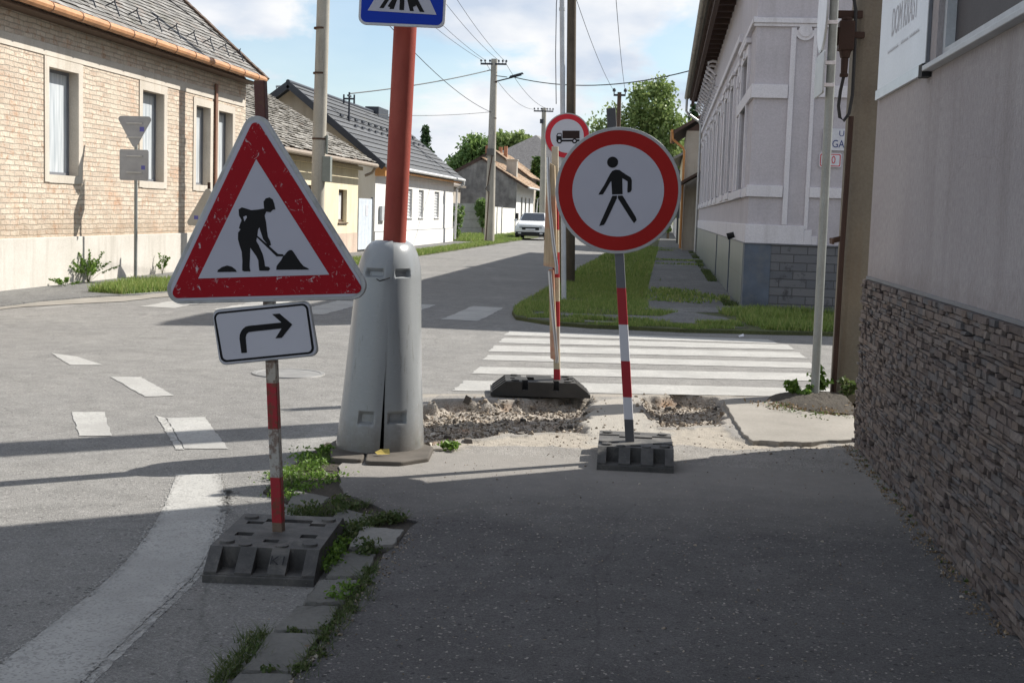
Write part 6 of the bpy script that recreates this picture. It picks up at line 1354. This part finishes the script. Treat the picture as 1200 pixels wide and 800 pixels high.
tree('broadleaf_tree', 'lighter green tree behind the tan roof, right of the utility pole', -15.3, 128, 9.2, [(0,0,6.9,1.7,2,1.7),(1.0,0,8.1,1.1,1.3,1.0),(-.8,0,8.2,1.0,1.2,1.0),(1.7,0,6.8,1.1,1,1.2)], 8000, 0.22, M_birch, 0.2)
conifer('thuja_tree', 'dark pointed conifer in front of the grey pyramid roof', -10.65, 108, 6.0, 1.7, 9000, 0.14, M_thuja, 0.3)
tree('broadleaf_tree', 'yellowish green bush-like tree at the foot of the dark conifer', -9.7, 112, 4.6, [(0,0,2.9,1.5,1.5,1.1),(1.1,0,2.1,1.2,1,1.0),(-1.2,0,2.3,1.2,1,1.0),(1.0,0,3.4,1,1,.8)], 7000, 0.15, M_birch, 0.15)
tree('broadleaf_tree', 'dark green tree closing the street behind the wooden pole', -6.0, 165, 8.0, lobset(4.2, 7.5, 1.5, 12), 9000, 0.28, M_leafa, 0.25)
tree('birch_tree', 'tall loose birch tree behind the pedestrian ban sign', -1.9, 128, 14.6, [(0.2,0,12.0,2.2,2.2,2.3),(-1.4,0,9.9,2.0,2,1.7),(1.3,0,9.8,2.2,2,2.2),(-3.2,0,8.9,1.8,1.8,1.5),(0,0,7.3,2.8,2.4,2.2),(2.2,0,6.7,2.0,2,2.4),(-2.6,0,6.2,2.3,2,2.0),(-4.6,0,8.0,1.5,1.3,1.6),(-5.0,0,10.2,.8,.8,.9),(-3.4,0,11.2,.9,.9,.9),(.7,0,4.2,3,2.2,2),(-2.6,0,3.6,2.4,2,1.8),(1.0,0,13.6,1.0,1,1.0)], 26000, 0.20, M_birch, 0.28, limbs=6)
tree('broadleaf_tree', 'low dark green tree at the end of the right pavement', -1.6, 140, 4.0, lobset(2.6, 4.2, 0.6, 10), 7000, 0.2, M_leafa, 0.2)
conifer('spruce_tree', 'tip of a distant spruce tree above the beige house roof', 2.45, 138, 13.1, 1.8, 5000, 0.2, M_needle, 5.0)
tree('broadleaf_tree', 'green tree standing between the low ochre house and the street end', 0.2, 88, 3.0, lobset(0.7, 3.4, 0.6, 8), 3500, 0.1, M_leafa, 0.08)
# climbing bush over the yard wall
tree('climbing_shrub', 'green climbing shrub hanging on the yard wall beside the far utility pole', -10.35, 74.3, 2.4, [(0,0,1.55,.42,.3,.42),(.05,0,.9,.2,.2,.4),(-.1,0,1.9,.3,.2,.2)], 2200, 0.07, M_leafa, 0.04)['category'] = 'shrub'
tree('climbing_shrub', 'dark shrub behind the white house downpipe', -9.75, 61.6, 1.8, [(0,0,1.25,.3,.3,.45),(0,0,.6,.15,.15,.4)], 900, 0.07, M_leafa, 0.03)['category'] = 'shrub'

# ---------------------------------------------------------------- grass and weeds
def blades(name, pts, h, wd, mat, lean=0.35, z=0.0, hj=0.5):
    P = np.asarray(pts); N = len(P); a = RNG.uniform(0, 2*PI, N); hh = h*(1+hj*RNG.uniform(-1, 1, N)); ww = wd*RNG.uniform(.7, 1.3, N)
    zb = P[:,2] if P.shape[1] > 2 else np.full(N, z)
    dx, dy = np.cos(a)*ww/2, np.sin(a)*ww/2; lx, ly = RNG.normal(0, lean, N)*hh, RNG.normal(0, lean, N)*hh
    q = np.stack([np.stack([P[:,0]-dx, P[:,1]-dy, zb], 1), np.stack([P[:,0]+dx, P[:,1]+dy, zb], 1), np.stack([P[:,0]+lx+dx*.15, P[:,1]+ly+dy*.15, zb+hh], 1), np.stack([P[:,0]+lx-dx*.15, P[:,1]+ly-dy*.15, zb+hh], 1)], 1)
    o = fast_mesh(name, q.reshape(-1,3), 0, mat, None); o['kind'] = 'stuff'; return o
def inpoly(P, n, dens=None):
    xs = [p[0] for p in P]; ys = [p[1] for p in P]; out_ = []
    while sum(map(len, out_)) < n:
        x = RNG.uniform(min(xs), max(xs), 4*n); y = RNG.uniform(min(ys), max(ys), 4*n); k = seg_d(x, y, P) > 0
        if dens is not None: k &= RNG.uniform(0, 1, 4*n) < dens(x, y)
        out_.append(np.stack([x[k], y[k]], 1))
    return np.concatenate(out_)[:n]
patch = lambda s, t, seed: (lambda x, y: np.clip((vnoise(x, y, s, seed)+t)*2.2, 0, 1))
vA = [(-2.2,21),(-2.15,18.9),(-1.6,18.6),(-.9,18.5),(0.0,18.75),(0.25,19.6),(-.2,20.2),(-.28,24),(-.3,30),(-2.1,30)]
blades('grass', inpoly(vA, 42000, lambda x, y: np.clip(0.25+0.9*vnoise(x,y,1.3,11)+0.5*vnoise(x,y,5,12)+0.45, 0, 1)), 0.055, 0.011, M_grass, z=0.01)
blades('grass', inpoly([(-2.1,30),(-.3,30),(-.28,60),(-2.05,60)], 22000, patch(.8,.7,13)), 0.10, 0.03, M_grass, z=0.01)
vB = [(-2.1,18.5),(-1.95,17.7),(-1.5,17.05),(-.9,16.8),(.3,16.75),(1.2,16.9),(1.0,17.2),(-.8,17.3),(-1.6,17.7),(-1.9,18.6)]
blades('grass', inpoly(vB, 7000, patch(2.5,.15,14)), 0.045, 0.010, M_grass, z=0.01)
blades('grass', inpoly([(-1.7,17.6),(.2,17.35),(1.1,17.5),(1.0,18.0),(.2,17.62),(-.9,17.85),(-1.6,18.1)], 3500, patch(3,.3,15)), 0.05, 0.012, M_grass, z=0.02)
vC = [(.85,19.9),(1.15,18.2),(1.15,17.1),(3.8,17.4),(3.8,20.7),(1.45,20.8)]
blades('grass', inpoly(vC, 16000, patch(1.9,.15,16)), 0.085, 0.012, M_grass, z=0.02)
blades('grass', inpoly([(1.0,21.5),(1.22,21.2),(1.24,55),(1.02,55)], 2500, patch(1.2,.1,17)), 0.05, 0.02, M_weeddark, z=0.03)
blades('grass', inpoly([(-.3,22),(1.2,21.5),(1.2,60),(-.3,60)], 2600, patch(.55,-.45,18)), 0.04, 0.03, M_grass, z=0.03)
lv = [(-8.3,22.0),(-7.75,21.0),(-7.62,24),(-7.55,40),(-7.55,70),(-8.25,70),(-8.3,40)]
blades('grass', inpoly(lv, 26000, patch(.7,.55,19)), 0.10, 0.022, M_grass, z=0.0)
blades('grass', inpoly([(-8.75,19.2),(-8.1,19.0),(-7.75,20.3),(-7.85,22.8),(-9.0,21.6)], 9000, patch(1.6,.8,20)), 0.11, 0.015, M_grass, z=0.0)
blades('grass', inpoly([(-9.8,74),(-8.4,62),(-8.4,90),(-9.8,90)], 6000, patch(.6,.4,21)), 0.14, 0.04, M_grass, z=0.0)
blades('grass', inpoly([(-13,61),(-8.3,61),(-8.3,73),(-13,73)], 16000, patch(.5,.7,22)), 0.14, 0.04, M_grass, z=0.0)
blades('grass', inpoly([(-11,61),(-10,61),(-10,73),(-11,73)], 2000), 0.2, 0.05, M_grass, z=0.0)
def weed(name, label, x, y, z, r, h, n, size, mat, cat='weed', group=None, stems=9):
    t = thing(name, label, cat, (x, y, z), 0, group); m = MB(); tips = []
    for _ in range(stems):
        a = random.uniform(0, 2*PI); q = r*random.uniform(.2, 1); tip = (q*math.cos(a), q*math.sin(a), h*random.uniform(.5,1)*(1-.3*q/r)); tips.append(tip); m.tube([(0,0,0),(tip[0]*.4,tip[1]*.4,tip[2]*.6),tip], 0.0025, 4)
    m.build('stems', M_weeddark, t)
    P = []
    for _ in range(n): tp = random.choice(tips); k = random.uniform(.45,1.05); P.append((tp[0]*k+random.gauss(0,size*.6), tp[1]*k+random.gauss(0,size*.6), max(0.004, tp[2]*k**.7+random.gauss(0,size*.4))))
    fast_mesh('leaves', leaves(np.array(P), size), 0, mat, t); return t
wpl = (1.281, 11.011)
weed('leafy_weed', 'bright leafy weed growing at the foot of the slim galvanised post', 1.12, 10.62, 0.0, 0.19, 0.16, 420, 0.020, M_weed)
weed('leafy_weed', 'taller bright weed between the galvanised post and the brown conduit', 1.31, 10.9, 0.0, 0.10, 0.26, 150, 0.03, M_weed)
weed('leafy_weed', 'grassy weed at the base of the stained concrete pole', 1.50, 10.72, 0.0, 0.13, 0.20, 220, 0.022, M_weeddark)
weed('leafy_weed', 'small bright green weed right of the grey pole cover', -1.22, 7.62, 0.0, 0.07, 0.07, 200, 0.016, M_weed)
weed('leafy_weed', 'bright weed tuft against the left side of the grey pole cover', -1.90, 7.36, -0.03, 0.07, 0.08, 150, 0.016, M_weed)
weed('leafy_weed', 'tall pale weed growing at the brick house plinth', -9.70, 21.3, 0.0, 0.55, 0.60, 1500, 0.022, M_weed, stems=30)
weed('leafy_weed', 'small green weed at the plinth right of the leaning shadow', -9.7, 24.6, 0.0, 0.2, 0.45, 380, 0.02, M_weed)
weed('leafy_weed', 'low weed clump at the left end of the brick house plinth', -9.6, 20.2, 0.0, 0.3, 0.16, 500, 0.02, M_weed)
def cover(name, pts, n, size, mat, zz=0.02, sig=0.04, hh=0.03):
    P = []
    for (x, y, k) in pts:
        for _ in range(int(n*k)): P.append((x+random.gauss(0, sig), y+random.gauss(0, sig), zz+abs(random.gauss(0, hh))))
    o = fast_mesh(name, leaves(np.array(P), size), 0, mat, None); o['kind'] = 'stuff'; return o
def line_pts(P, step, jit=0.02, k=1.0):
    out_ = []
    for a, b2 in zip(P[:-1], P[1:]):
        d = math.hypot(b2[0]-a[0], b2[1]-a[1]); n = max(1, int(d/step))
        for i in range(n): t = i/n; out_.append((a[0]+(b2[0]-a[0])*t+random.gauss(0,jit), a[1]+(b2[1]-a[1])*t+random.gauss(0,jit), k*random.uniform(.2,1.3)))
    return out_
cover('weeds', line_pts([(-1.862, 7.350), (-1.901, 7.121), (-1.913, 6.814), (-1.915, 6.578)], 0.05, 0.05, 1.2), 130, 0.011, M_weed, -0.02, 0.04, 0.022)
cover('weeds', line_pts([(-1.703, 6.825), (-1.757, 6.622), (-1.802, 6.346), (-1.867, 6.124)], 0.05, 0.04, 1.2), 110, 0.010, M_weed, -0.02, 0.04, 0.016)
cover('weeds', line_pts([(-1.403, 6.055), (-1.485, 5.886), (-1.600, 5.856), (-1.601, 5.716)], 0.05, 0.035, 1.1), 120, 0.010, M_weeddark, 0.0, 0.03, 0.02)
cover('weeds', line_pts([(-1.153, 5.849), (-1.249, 5.738), (-1.305, 5.560), (-1.291, 5.348), (-1.166, 5.207), (-1.110, 5.277)], 0.05, 0.02, 1.1), 100, 0.010, M_weeddark, 0.0, 0.025, 0.02)
cover('weeds', line_pts([(-1.302, 5.287), (-1.279, 5.084), (-1.258, 4.870)], 0.05, 0.015, 1.0), 90, 0.010, M_weed, 0.0, 0.02, 0.025)
cover('weeds', line_pts([(-1.102, 4.957), (-1.069, 4.700), (-1.056, 4.485), (-1.056, 4.285), (-1.056, 4.084), (-1.055, 3.932), (-1.045, 3.778)], 0.06, 0.012, 0.8), 60, 0.008, M_weeddark, 0.0, 0.012, 0.008)
cover('weeds', line_pts([(-1.094, 4.694), (-1.122, 4.598), (-1.122, 4.449)], 0.05, 0.02, 0.9), 70, 0.009, M_weed, 0.0, 0.018, 0.02)
cover('weeds', line_pts([(-1.105, 4.199), (-1.170, 4.148), (-1.203, 4.114)], 0.05, 0.012, 0.9), 60, 0.008, M_weeddark, 0.0, 0.012, 0.008)
cover('weeds', line_pts([(-1.077, 3.825), (-1.143, 3.803), (-1.186, 3.786)], 0.05, 0.012, 0.9), 60, 0.008, M_weeddark, 0.0, 0.012, 0.008)
cover('weeds', line_pts([(-1.288, 4.159), (-1.268, 3.970), (-1.274, 3.822), (-1.268, 3.694)], 0.04, 0.015, 0.8), 60, 0.008, M_weeddark, -0.03, 0.016, 0.02)
cover('weeds', line_pts([(1.24,8.3),(1.245,6.5),(1.25,5.0)], 0.16, 0.012, 0.5), 22, 0.008, M_weeddark, 0.0, 0.012, 0.008)
cover('dry_litter', line_pts([(1.23,8.5),(1.24,6.5),(1.245,4.6)], 0.05, 0.015, 1.0), 14, 0.008, M_dry, 0.0, 0.018, 0.004)
cover('dry_litter', line_pts([(0.880, 10.175), (1.077, 9.885), (1.294, 9.871), (1.495, 10.203)], 0.04, 0.06, 1.0), 55, 0.016, M_dry, 0.0, 0.06, 0.02)
cover('weeds', line_pts([(0.872, 10.081), (1.003, 9.774), (1.167, 9.580), (1.432, 9.749)], 0.06, 0.05, 0.7), 50, 0.014, M_weeddark, 0.0, 0.05, 0.02)
cover('dry_litter', line_pts([(-1.629, 5.743), (-1.502, 5.673), (-1.417, 5.695)], 0.04, 0.03, 1.0), 50, 0.010, M_dry, -0.02, 0.035, 0.008)
cover('dry_litter', line_pts([(-2.210, 6.777), (-2.074, 6.719), (-1.965, 6.750), (-1.934, 7.059)], 0.04, 0.03, 1.0), 45, 0.010, M_dry, -0.05, 0.04, 0.01)
cover('dry_litter', line_pts([(-1.306, 4.567), (-1.253, 4.514), (-1.281, 4.373)], 0.04, 0.02, 1.0), 25, 0.008, M_dry, -0.04, 0.03, 0.006)
# soil mound where the slim post and the concrete pole stand
m = MB(); c = (1.225, 10.202); NS = 40
vs = []; fs = []
for i in range(NS+1):
    for j in range(NS+1):
        x = 0.86+0.62*i/NS; y = 9.85+1.35*j/NS; rr = math.hypot((x-1.30)/0.45, (y-10.45)/0.72); z = 0.07*max(0, 1-rr*rr)+0.012*random.uniform(-1,1)*max(0,1-rr)-0.075*min(1, max(0,rr-0.95)*6)
        vs.append((x, y, z))
for i in range(NS):
    for j in range(NS): a = i*(NS+1)+j; fs.append((a, a+NS+1, a+NS+2, a+1))
m.add(vs, fs); tag(m.build('soil_mound', M_earth, smooth=True), kind='structure')
# flakes, leaves and small litter on the asphalt
P = []
for _ in range(420): P.append((random.uniform(-1.0,1.22), random.uniform(2.6,8.2), 0.003+random.random()*0.003))
lf = leaves(np.array(P), 0.007); lf = lf.reshape(-1,4,3); lf[:,:,2] = 0.003+np.abs(lf[:,:,2]-lf[:,:,2].mean(1,keepdims=True))*0.25; o = fast_mesh('leaf_litter', lf.reshape(-1,3), 0, M_dry); o['kind'] = 'stuff'
m = MB()
for _ in range(1):
    x, y = 1.0+random.uniform(-.08,.25), 16.35+random.uniform(-.1,.1); m.add([(x,y,-.02),(x+.06,y+.02,-.01),(x+.05,y+.05,.02),(x-.01,y+.04,-.01)], [(0,1,2,3)])
o = m.build('paper_scrap', M_enamel); tag(o, 'crumpled white paper scrap lying at the far kerb of the side street', 'litter')
m = MB(); m.add([(0,0,0.005),(.07,.01,.01),(.06,.03,.035),(.01,.04,.03),(-.02,.02,.015)], [(0,1,2,3,4)]); o = m.build('dead_leaf', plain('yellow_leaf', (0.5,0.38,0.10), 0.7)); o.location = (-1.56,7.18,0.03); tag(o, 'yellow dead leaf in the gap at the foot of the grey pole cover', 'leaf')

for P_, n_ in (([(-1.097, 4.996), (-1.069, 4.700), (-1.058, 4.464), (-1.055, 4.257), (-1.053, 4.050), (-1.049, 3.870), (-1.040, 3.741)], 800), ([(-1.858, 7.296), (-1.871, 6.974), (-1.884, 6.632), (-1.879, 6.263)], 450), ([(-1.392, 6.096), (-1.485, 5.886), (-1.607, 5.766)], 500), ([(-1.156, 5.865), (-1.253, 5.754), (-1.309, 5.527)], 500), ([(-1.288, 4.159), (-1.268, 3.953), (-1.274, 3.806), (-1.268, 3.672)], 500)):
    pp = line_pts(P_, 0.01, 0.02); pts_ = [(pp[i % len(pp)][0]+random.gauss(0,.012), pp[i % len(pp)][1]+random.gauss(0,.012), -0.01) for i in range(n_)]
    blades('grass', pts_, 0.035, 0.0035, M_weeddark, lean=0.7)
chips('grit', 260, lambda: (1.215+random.gauss(0,.025), random.uniform(3.2,8.3)), M_chip, 0.0015, 0.005)
chips('rubble', 34, inpit, slate_mat('broken_asphalt_lump', [(0, (0.06,0.055,0.05)), (0.6, (0.14,0.125,0.11)), (1, (0.30,0.27,0.23))]), 0.018, 0.034)
chips('rubble', 260, lambda: (random.uniform(-1.4,1.2), random.gauss(8.35,.25)), M_chip, 0.002, 0.006)
chips('grit', 260, lambda: (-1.05+random.gauss(0,.02), random.uniform(3.4,5.6)), M_chip, 0.002, 0.005)
